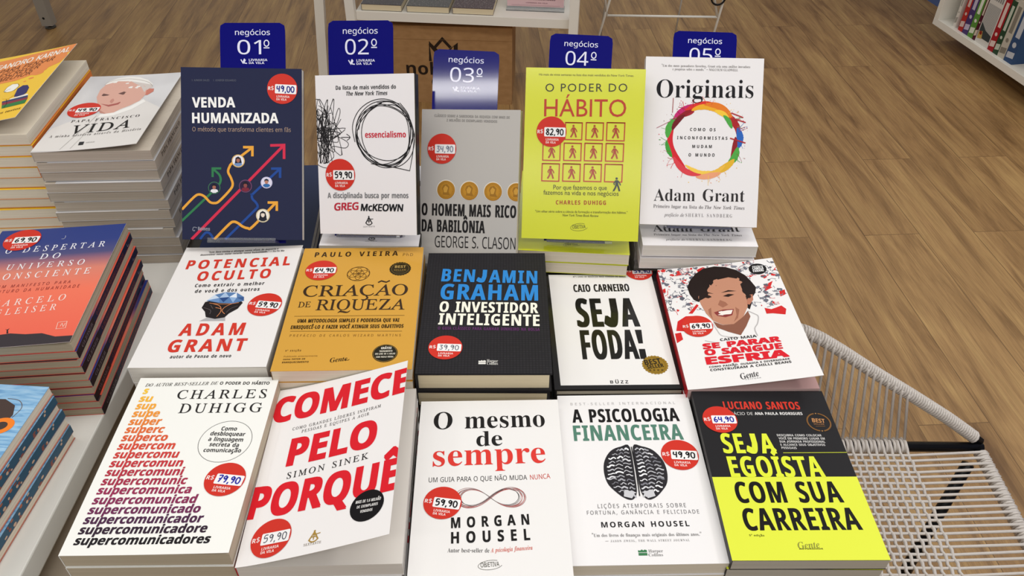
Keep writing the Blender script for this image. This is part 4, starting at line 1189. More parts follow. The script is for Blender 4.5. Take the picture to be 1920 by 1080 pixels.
class Book:
    """builds the parts of one book design; local x across, y up the cover, z out of the front cover"""

    def __init__(s, key, w, h, t, cover, spine=None, back=None, rough=0.4, pages=PAGE, hard=False, scale=1.0, lift=None, cw=None, inset=None, spine_art=None, sticker=None, base=None, fore=None):
        s.__dict__.update(dict(key=key, w=w, h=h, t=t, cover=cover, spine=spine or cover, back=back or cover, rough=rough, pages=pages, hard=hard, lift=lift, cw=cw or w, spine_art=spine_art, st=sticker, base=base, fore=fore))
        s.art = make_art(key, s.cw, h, rough, scale)
        s.scale = scale
        s.mesh = {}

    def surf(s, lifted):
        w, h, t = s.w, s.h, s.t
        cw = s.cw
        if lifted and s.lift:
            zt, zb = s.lift[:2]
            pw = s.lift[2] if len(s.lift) > 2 else 1.35

            def f(x, y, z):
                u, v = x / 1000 / cw, y / 1000 / h
                dz = zt + (zb - zt) * v
                sx = math.sqrt(max(0, 1 - (dz / cw) ** 2))
                k = max(0.0, u) ** pw
                return (-w / 2 + cw * u * sx - z * dz / cw, h / 2 - v * h, t + dz * k + z * sx)
            return f
        return lambda x, y, z: (x / 1000 - w / 2, h / 2 - y / 1000, t + z)

    def make(s, top=True):
        """one book at the origin as an Empty with its parts"""
        w, h, t = s.w, s.h, s.t
        lifted = top and bool(s.lift)
        root = empty('hardcover_book' if s.hard else 'paperback_book')
        ct = 0.0026 if s.hard else 0.0005
        cm = s.base or mat(s.cover, s.rough)
        sm, bm = mat(s.spine, s.rough), mat(s.back, s.rough)
        mb = MB()
        mb.box((-w / 2, -h / 2, 0), (w / 2, h / 2, ct), bm)                              # back board
        mb.box((-w / 2, -h / 2, ct), (-w / 2 + (0.003 if s.hard else 0.0007), h / 2, t - ct), sm)   # spine
        f = s.surf(lifted)
        grid = (14, 6) if lifted else None
        cw = s.cw * 1000
        if lifted:
            gx, gy = 14, 6
            inner = mat('#d9d3cb', 0.6)
            vs, uv = [], []
            for j in range(gy + 1):
                for i in range(gx + 1):
                    vs.append(f(cw * i / gx, h * 1000 * j / gy, 0))
                    uv.append((i / gx, 1 - j / gy))
            lo = [f(cw * i / gx, h * 1000 * j / gy, -ct) for j in range(gy + 1) for i in range(gx + 1)]
            q = [(j * (gx + 1) + i, j * (gx + 1) + i + 1, (j + 1) * (gx + 1) + i + 1, (j + 1) * (gx + 1) + i) for j in range(gy) for i in range(gx)]
            mb.add(vs, [c[::-1] for c in q], cm, uv)
            mb.add(lo, q, inner)
            n = (gx + 1) * (gy + 1)
            edge = [i for i in range(gx + 1)] + [j * (gx + 1) + gx for j in range(1, gy + 1)] + [gy * (gx + 1) + i for i in range(gx - 1, -1, -1)] + [j * (gx + 1) for j in range(gy - 1, 0, -1)]
            mb.add(vs + lo, [(edge[k], edge[(k + 1) % len(edge)], edge[(k + 1) % len(edge)] + n, edge[k] + n) for k in range(len(edge))], mat('#e2ded8', 0.6))
        else:
            x1 = -w / 2 + s.cw
            mb.box((-w / 2, -h / 2, t - ct), (x1, h / 2, t), cm, skip=('t',))
            mb.add([(-w / 2, -h / 2, t), (x1, -h / 2, t), (x1, h / 2, t), (-w / 2, h / 2, t)], [(0, 1, 2, 3)], cm, [(0, 0), (1, 0), (1, 1), (0, 1)])
        print_art(mb, s.art, f, grid)
        if s.spine_art:
            sa = Art(h * 1000, t * 1000, s.rough)
            s.spine_art(sa)
            print_art(mb, sa, lambda x, y, z: (-w / 2 - z, h / 2 - x / 1000, t - y / 1000), None)
        mb.build('cover', root)
        ins = 0.0032 if s.hard else 0.0004
        pb = MB()
        pb.box((-w / 2 + (0.003 if s.hard else 0.0008), -h / 2 + ins, ct + 0.0001), (w / 2 - ins, h / 2 - ins, t - ct - 0.0001), s.pages)
        pb.build('page_block', root)
        if s.fore:
            fb = MB()
            fb.box((w / 2 - ins + 0.0001, -h / 2, 0.0006), (w / 2 + 0.0007, h / 2, t - 0.0006 if not isinstance(s.fore, tuple) else t * s.fore[1]), mat(s.fore if isinstance(s.fore, str) else s.fore[0], 0.4))
            fb.build('fore_edge_strip', root)  # thin coloured strip laid over the fore-edge of the pages
        if top and s.st:
            for e in ART[s.key]:
                if e[0] == 'C' and e[1] == 'ST':
                    sa = Art(cw, h * 1000, 0.35)
                    sticker(sa, e[2] * s.scale, e[3] * s.scale, e[4] * s.scale, **s.st)
                    sb_ = MB()
                    print_art(sb_, sa, f, grid)
                    sb_.build('price_sticker', root)
        return root

    def flat_copy(s):
        """a further copy of the same book, without sticker, cover lying flat; parts share mesh data"""
        if 'flat' not in s.mesh:
            s.mesh['flat'] = s.make(False)
            return s.mesh['flat']
        return copy_tree(s.mesh['flat'])


ORD = ['top', 'second', 'third', 'fourth', 'fifth', 'sixth', 'seventh', 'eighth', 'ninth', 'tenth', 'eleventh', 'twelfth', 'thirteenth']


def place(o, loc, yaw, rx=0, ry=0):
    o.location = loc
    o.rotation_euler = (rx, ry, yaw)


def stack(bk, n, x, y, ztop, yaw, base, label_top, pile, group, top=None, alt=False, jit=0.0012, setback=None, first=1, under='in'):
    """n books down to the table at height base; top one may be given already built (with sticker, lifted cover)"""
    rnd = random.Random(n * 31 + int(x * 1000))
    pitch = (ztop - base) / n
    for i in range(n):
        if i == 0 and top is not None:
            o = top
        else:
            o = bk.flat_copy()
        z = ztop - pitch * (i + 1)
        a = yaw + (rnd.uniform(-.012, .012) if i else 0)
        dx, dy = (rnd.uniform(-jit, jit), rnd.uniform(-jit, jit)) if i else (0, 0)
        if setback and i >= setback[0]:
            dy += setback[1]
        if alt and i % 2 == 1:
            a += pi
        place(o, (x + dx, y + dy, z), a)
        if i == 0 and label_top:
            tag(o, label_top, 'book', group)
        else:
            tag(o, '%s copy down %s %s' % (ORD[i + first - 1] if first > 1 or i else 'top', under, pile), 'book', group)
# ------------------------------------------------------------------ setting


def floor_mat():
    q = NT('wood_plank_floor', 0.42)
    tc = q.n('TexCoord')
    mp = q.n('Mapping')
    mp.inputs['Rotation'].default_value = (0, 0, radians(-93.8))
    q.l(tc.outputs['Object'], mp.inputs[0])
    br = q.n('TexBrick', offset=0.37, offset_frequency=2)
    br.inputs['Scale'].default_value = 1.0
    br.inputs['Brick Width'].default_value = 1.22
    br.inputs['Row Height'].default_value = 0.178
    br.inputs['Mortar Size'].default_value = 0.0011
    br.inputs['Mortar Smooth'].default_value = 0.3
    br.inputs['Color1'].default_value = (0, 0, 0, 1)
    br.inputs['Color2'].default_value = (1, 1, 1, 1)
    br.inputs['Mortar'].default_value = (0.5, 0.5, 0.5, 1)
    q.l(mp.outputs[0], br.inputs['Vector'])
    # every plank gets its own slice of grain
    sep = q.n('SeparateXYZ')
    q.l(mp.outputs[0], sep.inputs[0])
    off = q.n('Math', operation='MULTIPLY', i_1=37.0)
    q.l(br.outputs['Color'], off.inputs[0])
    sy = q.n('Math', operation='MULTIPLY', i_1=9.0)
    q.l(sep.outputs[1], sy.inputs[0])
    cb = q.n('CombineXYZ')
    q.l(sep.outputs[0], cb.inputs[0])
    q.l(sy.outputs[0], cb.inputs[1])
    q.l(off.outputs[0], cb.inputs[2])
    n1 = q.n('TexNoise', i_Scale=2.1, i_Detail=7.0, i_Roughness=0.62, i_Distortion=0.6)
    q.l(cb.outputs[0], n1.inputs['Vector'])
    m2 = q.n('Mapping')
    m2.inputs['Scale'].default_value = (1.0, 5.0, 1)
    q.l(cb.outputs[0], m2.inputs[0])
    n2 = q.n('TexNoise', i_Scale=7.0, i_Detail=6.0, i_Roughness=0.7)
    q.l(m2.outputs[0], n2.inputs['Vector'])
    base = q.ramp(n1.outputs[0], [(0.27, '#7a5830'), (0.5, '#b08a58'), (0.72, '#c8a46a')])
    fine = q.ramp(n2.outputs[0], [(0.3, '#9a8f82'), (0.65, '#ffffff')])
    mx = q.n('MixRGB', blend_type='MULTIPLY')
    mx.inputs[0].default_value = 0.55
    q.l(base, mx.inputs[1])
    q.l(fine, mx.inputs[2])
    tone = q.ramp(br.outputs['Color'], [(0.0, '#c8bcac'), (1.0, '#ffffff')])
    m3 = q.n('MixRGB', blend_type='MULTIPLY')
    m3.inputs[0].default_value = 0.38
    q.l(mx.outputs[0], m3.inputs[1])
    q.l(tone, m3.inputs[2])
    gap = q.ramp(br.outputs['Fac'], [(0.0, '#ffffff'), (1.0, '#8a7a66')])
    m4 = q.n('MixRGB', blend_type='MULTIPLY')
    m4.inputs[0].default_value = 0.8
    q.l(m3.outputs[0], m4.inputs[1])
    q.l(gap, m4.inputs[2])
    q.l(m4.outputs[0], q.b.inputs['Base Color'])
    bp = q.n('Bump', i_Strength=0.25, i_Distance=0.002)
    q.l(n2.outputs[0], bp.inputs['Height'])
    q.l(bp.outputs[0], q.b.inputs['Normal'])
    rr = q.n('MapRange')
    rr.inputs['To Min'].default_value = 0.34
    rr.inputs['To Max'].default_value = 0.6
    q.l(n1.outputs[0], rr.inputs[0])
    q.l(rr.outputs[0], q.b.inputs['Roughness'])
    return q.m


mb = MB()
mb.box((-4.5, -2.5, -0.05), (4.5, 7.0, 0), floor_mat())
tag(mb.build('floor'), kind='structure')

# blue wall on the right, running a little askew to the shelves
DV = Vector((0.176, -0.984, 0)).normalized()
NV = Vector((-DV.y, DV.x, 0)) * -1          # out of the wall, into the shop
W0 = Vector((2.107, 4.113, 0))
wyaw = math.atan2(DV.y, DV.x)


def wallspace(o):
    o.location = W0
    o.rotation_euler = (0, 0, wyaw)
    return o


# local frame: x along the wall towards the camera, y = out of the wall is -y
mb = MB()
qw = NT('blue_wall_paint', 0.6)
nz = qw.n('TexNoise', i_Scale=3.0)
qw.l(qw.ramp(nz.outputs[0], [(0.3, '#485d92'), (0.7, '#536aa0')]), qw.b.inputs['Base Color'])
mb.box((-2.6, 0, 0), (5.5, 0.12, 2.9), qw.m)
tag(wallspace(mb.build('wall_right')), kind='structure')

WHITE = mat('#f0ece2', 0.45, name='white_lacquer')
GREYW = mat('#b9b4ac', 0.5, name='grey_edge_band')

# ------------------------------------------------------------------ wall bookcase with standing books
bc = empty('wall_bookcase')
wallspace(bc)
tag(bc, 'white bookcase along the blue wall with books standing on its lowest shelf', 'bookcase')
CASE_X = 0.468
mb = MB()
mb.box((CASE_X, -0.005, 0.0), (CASE_X + 1.9, -0.002 + 0.0, 0.08), WHITE)
mb.build('plinth', bc)
mb = MB()
mb.box((CASE_X, -0.29, 0.08), (CASE_X + 1.9, -0.001, 0.11), WHITE)
mb.build('shelf_board', bc, bevel=0.001)
mb = MB()
mb.box((CASE_X, -0.29, 0.11), (CASE_X + 0.03, -0.001, 1.9), WHITE)
mb.build('side_panel', bc, bevel=0.001)
mb = MB()
mb.box((CASE_X + 0.03, -0.012, 0.11), (CASE_X + 1.9, -0.001, 1.9), WHITE)
mb.build('back_panel', bc)
mb = MB()
mb.box((CASE_X + 0.03, -0.29, 0.46), (CASE_X + 1.9, -0.013, 0.49), WHITE)
mb.build('shelf_board', bc, bevel=0.001)

spines = [('#3a2a20', .022, .215, '#8a6a3a', 'thin black and brown book nearest the side panel of the bookcase'),
          ('#a8c0c4', .030, .225, '#5a8a88', 'pale teal and white book beside the thin brown one on the bookcase shelf'),
          ('#e2ddd4', .016, .205, '#a8a49c', 'slim white book left of the red spine on the bookcase shelf'),
          ('#b8302c', .030, .235, '#e0c8c0', 'red book next to the purple one on the bookcase shelf'),
          ('#4c3a72', .036, .235, '#c8c0d8', 'purple book between the red and green spines on the bookcase shelf'),
          ('#5f9640', .034, .225, '#e8ecdc', 'green and white book right of the purple spine on the bookcase shelf'),
          ('#52182c', .018, .235, '#d8c8b8', 'thin maroon book beside the green one on the bookcase shelf'),
          ('#dcd8d2', .086, .235, '#6a6a6c', 'thick white book with grey stripes on the bookcase shelf'),
          ('#a81c28', .034, .22, '#e8d0c8', 'crimson book right of the thick white one on the bookcase shelf'),
          ('#2c4a34', .03, .22, '#c8d0c0', 'dark green book right of the crimson one on the bookcase shelf'),
          ('#c8c2b4', .04, .23, '#8a8478', 'cream book right of the dark green one on the bookcase shelf'),
          ('#34507a', .05, .225, '#c8ccd4', 'blue book right of the cream one at the picture edge on the bookcase shelf')]
sx_ = CASE_X + 0.056
for c, th, hh, c2, lb in spines:
    r = empty('standing_book')
    r.parent = None
    p = W0 + DV * (sx_ + th / 2) + NV * (0.195 if sx_ > CASE_X + .1 else .13)
    place(r, (p.x, p.y, 0.1102), wyaw)
    tag(r, lb, 'book', 'books on the wall bookcase')
    m1 = mat(c, .35)
    mb = MB()
    mb.box((-th / 2, -.075, 0), (-th / 2 + .0012, .08, hh), m1)
    mb.box((th / 2 - .0012, -.075, 0), (th / 2, .08, hh), m1)
    mb.box((-th / 2 + .0012, -.075, 0), (th / 2 - .0012, -.0735, hh), m1)
    a = Art(th * 1000, hh * 1000, .35)
    W_, H_ = th * 1000, hh * 1000
    if th > .05:
        for i in range(14):
            a.poly([(4 + i * 5.6, 70), (7.5 + i * 5.6, 70), (7.5 + i * 5.6, H_ - 40), (4 + i * 5.6, H_ - 40)], '#9a9a9a', la=1)
        a.poly([(4, H_ - 85), (40, H_ - 60), (82, H_ - 50), (82, H_ - 24), (4, H_ - 24)], '#3c4446', la=2)
        a.poly([(6, H_ - 46), (26, H_ - 52), (34, H_ - 22), (6, H_ - 16)], '#c8a860', la=3)
        a.disc(18, H_ - 42, 8, col='#8a2820', la=4)
        for i in range(6):
            a.poly([(10 + i * 12, 26), (18 + i * 12, 26), (18 + i * 12, 52), (10 + i * 12, 52)], '#8a8888', la=1)
    else:
        a.poly([(W_ * .25, 20), (W_ * .75, 20), (W_ * .75, H_ * .55), (W_ * .25, H_ * .55)], c2, la=1)
        a.poly([(W_ * .1, H_ - 40), (W_ * .9, H_ - 46), (W_ * .9, H_ - 22), (W_ * .1, H_ - 16)], c2, la=1)
        a.disc(W_ * .5, H_ * .68, W_ * .22, col=c2, la=1)
    print_art(mb, a, lambda x, y, z: (-th / 2 + x / 1000, -.075 - z, hh - y / 1000))
    mb.build('cover', r)
    mb = MB()
    mb.box((-th / 2 + .0014, -.0733, .002), (th / 2 - .0014, .078, hh - .002), PAGE)
    mb.build('page_block', r)
    sx_ += th + (0.022 if hh == .205 else 0.0012)

# ------------------------------------------------------------------ two display tables
TL, TR = 0.75, 0.70
t = empty('display_table', (-1.1, 0.85, 0))
tag(t, 'white display table on the left under the taller book stacks', 'table')
mb = MB()
mb.box((-0.62, -0.62, TL - 0.03), (0.605, 0.56, TL), mat('#dcdad4', 0.4))
mb.build('tabletop', t, bevel=0.002)
for x, y in ((-.58, -.58), (.54, -.58), (-.58, .52), (.54, .52)):
    mb = MB()
    mb.box((x - .02, y - .02, 0), (x + .02, y + .02, TL - .03), WHITE)
    mb.build('leg', t, bevel=0.002)
t = empty('display_table', (-0.08, 0.72, 0))
tag(t, 'lower display table, shade toned into its taupe top, carrying the fifteen business titles', 'table')
SHADE_TOP = mat('#8f8373', 0.5, name='shade_toned_top')  # dark taupe paints in the shade lying on the top between the piles
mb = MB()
mb.box((-0.428, -0.40, TR - 0.03), (0.43, 0.43, TR), SHADE_TOP)
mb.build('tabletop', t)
mb = MB()
mb.box((-0.433, -0.40, TR - 0.03), (-0.4281, 0.43, TR), WHITE)
mb.build('edge_band', t)
for x, y in ((-.40, -.37), (.40, -.37), (-.40, .40), (.40, .40)):
    mb = MB()
    mb.box((x - .018, y - .018, 0), (x + .018, y + .018, TR - .03), WHITE)
    mb.build('leg', t, bevel=0.002)

# ------------------------------------------------------------------ business titles


def uprt(pos, deg, t):
    yaw, rx, ry = [radians(d) for d in deg]
    R = Euler((rx, ry, yaw)).to_matrix()
    return Vector(pos) - R @ Vector((0, 0, t)), (rx, ry, yaw), R


UP = [('venda', dict(w=.16, h=.23, t=.014, cover='#1e2342', rough=.42, pages=PAGEW, sticker=dict(price='49,00', ink='#2a2f86', rot=2)), (-.3649, .9463, .9397), (2.13, 52.2, 1.46),
       'navy paperback with rising coloured arrows leaning on the 01 sign'),
      ('essen', dict(w=.137, h=.21, t=.0165, cover='#e9e6e8', rough=.38, pages=PAGE, sticker=dict(price='59,90'), fore=('#1c1b1a', .78)), (-.1957, .9349, .9459), (-9.27, 59.07, -6.15),
       'white paperback with black scribble and looped circle leaning on the 02 sign'),
      ('babil', dict(w=.14, h=.2147, t=.014, cover='#b9b5b0', rough=.4, scale=1.037, sticker=dict(price='34,90', ink='#8c93a4')), (-.0613, .9464, .8884), (-10.48, 56.04, -5.39),
       'grey paperback with four gold coins leaning on the 03 sign'),
      ('poder', dict(w=.16, h=.23, t=.0185, cover='#d3d734', rough=.17, sticker=dict(price='82,90')), (.0943, .9564, .9363), (-4.46, 57.7, -1.55),
       'glossy yellow-green paperback with red walking-man squares leaning on the 04 sign'),
      ('orig', dict(w=.16, h=.23, t=.0185, cover='#e8e5e6', rough=.4, pages=PAGEW), (.2589, .9811, .9442), (-3.46, 52.42, -.88),
       'white paperback with a ring of coloured paint leaning on the 05 sign')]
SIGN = {'venda': ('01', -.0336, .1791, .0875, 1.1), 'essen': ('02', -.0563, .178, .0911, -1.5), 'babil': ('03', -.0600, .1925, .0912, -1.3), 'poder': ('04', -.0496, .1637, .0853, -2.0), 'orig': ('05', -.0407, .1566, .0874, -1.0)}
PILE = {'venda': ('the plain navy pile under the 01 book', 'plain navy pile'), 'essen': ('the white pile under the scribble-cover book', 'scribble-cover pile'), 'babil': ('the grey coin-cover pile under the 03 book', 'coin-cover pile'),
        'poder': ('the yellow-green pile under the walking-man book', 'yellow-green pile'), 'orig': ('the white pile under the paint-ring book', 'paint-ring pile')}
FLAT = {'venda': (-.378, 1.035, radians(4.0), .80, 7), 'essen': (-.1975, .992, 0.0, None, 9), 'babil': (-.055, 1.0, radians(-2), None, 8), 'poder': (.0905, .976, radians(-3.5), None, 6), 'orig': (.2625, .9985, radians(-.5), None, 7)}
BLUE = '#06066c'
ACR = NT('clear_acrylic', 0.06)
ACR.b.inputs['Transmission Weight'].default_value = 0.92
ACR.b.inputs['IOR'].default_value = 1.3
ACR.b.inputs['Base Color'].default_value = (0.93, 0.95, 0.96, 1)
books = {}
for key, kw, pos, deg, lab in UP:
    bk = books[key] = Book(key, **kw)
    w, h, t = bk.w, bk.h, bk.t
    o = bk.make(True)
    loc, rot, R = uprt(pos, deg, t)
    o.location, o.rotation_euler = loc, rot
    tag(o, lab, 'book')
    zlow = min((R @ Vector((sx * w / 2, -h / 2 - .0042, -.008)) + loc).z for sx in (-.6, .6))
    zlow = min(zlow, min((R @ Vector((sx * w / 2, -h / 2, 0)) + loc).z for sx in (-1, 1)))
    fx, fy, fyaw, fz, n = FLAT[key]
    if fz is None:
        fz = zlow - .0012
    n = int((fz - TR) / (t + .0008))
    if key == 'venda':
        bk = Book('none', w, h, t, '#2a3350', rough=.3, pages=PAGEW)
    if key in ('orig', 'poder'):
        fy = (.9885 if key == 'orig' else .9715) + (.85 - fz) * 1.32 + (-.003 if key == 'poder' else 0)
    stack(bk, n, fx, fy, fz, fyaw, TR, None, PILE[key][0], 'books in the ' + PILE[key][1], setback=(2, .045) if key in ('poder', 'orig') else None)
    # the numbered sign, an easel whose card shows above the book
    num, sx0, sy1, sw, tilt = SIGN[key]
    sg = empty('shelf_sign', loc, rot)
    tag(sg, 'dark blue easel sign numbered %s standing behind the %s' % (num, {'venda': 'navy arrow book', 'essen': 'white scribble book', 'babil': 'grey coin book', 'poder': 'yellow-green book', 'orig': 'paint-ring book'}[key]), 'sign', 'numbered blue signs')
    turn = .15 if key == 'babil' else 0.0        # this card sits a little askew in its easel
    zf = -.0095 if turn else -.003
    y0 = -h / 2 - .004
    a = Art(sw * 1000, (sy1 - y0) * 1000, .12 if key == 'babil' else .3)
    q = sw * 1000
    WT = '#dfe0f4'
    a.text('negócios', 'sn', .2335 * q, .187 * q, .768 * q, .187 * q, .083 * q, WT, bold=.004)
    a.text(num, 'sn', .264 * q, .481 * q, .629 * q, .481 * q, .217 * q, WT)
    a.ell(.712 * q, .313 * q, .036 * q, .046 * q, .016 * q, WT)
    a.line([(.667 * q, .383 * q), (.757 * q, .383 * q)], .016 * q, WT, sharp=1)
    a.line([(.315 * q, .562 * q), (.345 * q, .615 * q), (.372 * q, .55 * q)], .018 * q, WT, sharp=1)
    a.line([(.36 * q, .615 * q), (.41 * q, .622 * q)], .016 * q, WT, sharp=1)
    a.line([(.385 * q, .565 * q), (.362 * q, .612 * q)], .016 * q, WT, sharp=1)
    a.text('LIVRARIA', 'sb', .437 * q, .585 * q, .722 * q, .585 * q, .034 * q, WT)
    a.text('DA VILA', 'sb', .437 * q, .630 * q, .674 * q, .630 * q, .034 * q, WT)
    bow = 0.0
    H_ = (sy1 - y0) * 1000
    ct_, st_ = cos(radians(tilt)), sin(radians(tilt))

    def sf(x, y, z):
        v = y / H_
        X, Y = x / 1000, -y / 1000
        k = max(0, 1 - v / .55)
        return (sx0 + X * ct_ - Y * st_ * k, sy1 + Y + X * st_ * k, zf - turn * (X - sw / 2) + bow * k * k * 2 + z)
    rr = .007 * 1000
    Wm = sw * 1000
    # rounded card outline, split into strips so it can bow
    mb = MB()
    bm_ = mat(BLUE, .07, spec=.6) if key == 'babil' else mat(BLUE, .35, spec=.22)
    NS = 16
    prev = None
    for i in range(NS + 1):
        y = H_ * (i / NS) ** 1.6
        inset = rr - math.sqrt(max(0, rr * rr - (rr - y) ** 2)) if y < rr else 0
        row = [sf(inset, y, 0), sf(Wm - inset, y, 0), sf(Wm - inset, y, -.0014), sf(inset, y, -.0014)]
        if prev:
            mb.add(prev + row, [(0, 1, 5, 4), (1, 2, 6, 5), (2, 3, 7, 6), (3, 0, 4, 7)], bm_, smooth=False)
        else:
            mb.add(row, [(0, 3, 2, 1)], bm_)
        prev = row
    mb.add(prev, [(0, 1, 2, 3)], bm_)
    print_art(mb, a, sf, (1, NS * 2) if bow else None)
    mb.build('sign_card', sg)
    mb = MB()
    cx = sx0 + sw / 2
    mb.box((-.045, y0 - .0002, zf - .003), (.045, y0 + .0032, t + (.006 if key == 'venda' else .001)), ACR.m)
    if key == 'venda':
        mb.box((-.045, y0 + .0033, t + .0035), (.045, y0 + .0065, t + .005), ACR.m)
    mb.build('tray', sg)
    mb = MB()
    A_ = Vector((cx, .01, zf - .0045))
    wa = R @ A_ + loc
    B_ = R.inverted() @ (Vector((wa.x, wa.y + .055, fz + .0025)) - loc)
    mb.tube([A_, B_], .0022, ACR.m, n=6)
    mb.build('strut', sg)

# second row, lying flat
bk = Book('pot', .16, .23, .0255, '#e8e5e3', rough=.4, pages=PAGEW, sticker=dict(price='59,90', rot=8), lift=(.004, .001, 2.0))
stack(bk, 5, -.3653, .7689, .8300, radians(.92), TR, 'white paperback with red lettering and a half-diamond rock, on its pile', 'the white rock-and-diamond pile in the middle row', 'rock-and-diamond pile', top=bk.make())
bk = Book('cria', .162, .2329, .0185, '#d09d42', spine='#6a4a1c', rough=.28, scale=1.0125, sticker=dict(price='64,90'), fore=('#7a5a34', .3))
stack(bk, 7, -.199, .7650, .8331, radians(1.78), TR, 'ochre gold paperback with a flower emblem, on its pile', 'the ochre gold pile in the middle row', 'ochre gold pile', top=bk.make())
qb = NT('black_embossed_cloth', .5)
qb.b.inputs['Specular IOR Level'].default_value = .12
tc = qb.n('TexCoord')
mp_ = qb.n('Mapping')
mp_.inputs['Scale'].default_value = (42, 60, 1)
qb.l(tc.outputs['UV'], mp_.inputs[0])
ck = qb.n('TexBrick', offset=0.0)
ck.inputs['Scale'].default_value = 1.0
ck.inputs['Brick Width'].default_value = 1.0
ck.inputs['Row Height'].default_value = 1.0
ck.inputs['Mortar Size'].default_value = 0.12
ck.inputs['Color1'].default_value = lin('#29282b')
ck.inputs['Color2'].default_value = lin('#2c2b2e')
ck.inputs['Mortar'].default_value = lin('#222124')
qb.l(mp_.outputs[0], ck.inputs['Vector'])
qb.l(ck.outputs['Color'], qb.b.inputs['Base Color'])
bk = Book('benj', .16, .23, .0302, '#262528', base=qb.m, rough=.45, pages=PAGEB, hard=True, sticker=dict(price='39,90', ink='#7c8088', rot=2, pen=.06))
stack(bk, 4, -.0336, .7692, .8238, radians(.77), TR, 'thick black hardcover with blue and cream lettering, on its pile', 'the thick black hardcover pile in the middle row', 'black hardcover pile', top=bk.make())
bk = Book('foda', .16, .23, .0145, '#1a191b', rough=.16, pages=PAGE, hard=True, sticker=dict(price='59,90', ink='#2a2f86', rot=0))
stack(bk, 5, .1303, .7905, .7767, radians(1.25), TR, 'black-framed white book with huge black lettering and a gold seal, on its pile', 'the black-framed white pile in the middle row', 'black-framed pile', top=bk.make())
bk = Book('caito', .16, .23, .0172, '#ebe9e8', spine='#b81c28', rough=.32, pages=page_mat('pages_red_printed', '#b98a88', '#d8c4be'), sticker=dict(price='69,90', rot=4), lift=(.02, .0228, 1.25))
yw = radians(1.38)
stack(bk, 5, .2084 + .08 * cos(yw) - .0 , .665 + .115, .79, yw, TR, 'white paperback with a grinning dark-haired man and red splatter, on its pile', 'the red-splatter portrait pile in the middle row', 'red-splatter pile', top=bk.make())

# front row
bk = Book('super', .16, .23, .0188, '#efefea', rough=.42, pages=page_mat('pages_grey', '#a89c86', '#c4b8a2'), sticker=dict(price='79,90', ink='#2c2fa0', rot=8), lift=(.0, .0025, 2.2))
stack(bk, 6, -.347, .5344, .8190, radians(1.17), TR, 'white paperback with a rainbow ladder of lettering, on its pile', 'the rainbow-ladder pile at the front left', 'rainbow-ladder pile', top=bk.make())
bk = Book('comece', .159, .2285, .0195, '#ece9e8', spine='#c81e2a', rough=.25, pages=page_mat('pages_pale', '#cfc9c2', '#e0dbd4'), scale=.994, sticker=dict(price='59,90', ink='#5c5e68', pen=.05), lift=(.0455, .050, 1.2))
yw = radians(2.12)
stack(bk, 5, -.2616 + .0795 * cos(yw) - .1142 * sin(yw), .4165 + .1142 * cos(yw) + .0795 * sin(yw), .803, yw, TR, 'white paperback with bold red capitals and its cover curling open, on its pile', 'the white pile under the curling red-lettered cover', 'red-capitals pile', top=bk.make())
bk = Book('mesmo', .16, .23, .0175, '#e9e7e5', rough=.4, pages=PAGEW, sticker=dict(price='59,90', rot=9))
stack(bk, 5, -.0218, .5268, .7916, radians(1.74), TR, 'white paperback with an infinity sign drawn in thin lines, on its pile', 'the infinity-sign pile at the front middle', 'infinity-sign pile', top=bk.make())
bk = Book('psico', .158, .2271, .0185, '#ebe9e9', rough=.4, pages=PAGE, scale=.9875, sticker=dict(price='49,90', rot=4))
stack(bk, 4, .1378, .553, .7757, radians(1.6), TR, 'white paperback with a chrome brain, on its pile', 'the chrome-brain pile in the front row', 'chrome-brain pile', top=bk.make())
bk = Book('egoista', .157, .2257, .0165, '#232224', spine='#232224', back='#232224', rough=.36, scale=.98125, pages=page_mat('pages_dull', '#a8a294', '#c0bab0'), sticker=dict(price='64,90', ink='#2c2fa0'))
stack(bk, 5, .2961, .552, .7866, radians(.73), TR, 'half black half lime yellow paperback, on its pile', 'the black-and-lime pile at the front right', 'black-and-lime pile', top=bk.make())

# ------------------------------------------------------------------ left table stacks


def spine_vida(a):
    h = a.h
    a.text('PAPA FRANCISCO', 'se', 28, h * .70, 122, h * .70, h * .42, '#2a2420', sp=.05)
    a.text('VIDA', 'se', 140, h * .72, 176, h * .72, h * .5, '#3a342e')


def spine_desp(a):
    h = a.h
    a.poly([(0, 0), (60, 0), (60, h), (0, h)], '#241418', la=1)
    a.text('O DESPERTAR DO UNIVERSO CONSCIENTE', 'sr', 70, h * .7, 190, h * .7, h * .4, '#8a4030')
    a.text('GLEISER', 'sr', 14, h * .7, 54, h * .7, h * .38, '#7a6a70')
    a.line([(208, h * .3), (208, h * .7), (214, h * .7)], .6, '#8a8a98', sharp=1)


def spine_karn(a):
    a.text('PARA PENSAR E ESCREVER MELHOR', 'sn', 60, a.h * .68, 190, a.h * .68, a.h * .38, '#a8602c')
    a.text('KARNAL', 'sn', 16, a.h * .68, 50, a.h * .68, a.h * .38, '#f0dcc8')


def spine_bal(a):
    r = random.Random(3)
    for i in range(22):
        a.disc(r.uniform(60, 200), r.uniform(1.5, a.h - 1.5), r.uniform(1, 3.0), r.uniform(1, 2.0), r.choice(['#a8624a', '#8a5248', '#c8a890']), n=8)
    for i in range(9):
        a.disc(r.uniform(8, 46), r.uniform(2, a.h - 2), r.uniform(.5, 1.3), col='#b8ccd4', n=6)


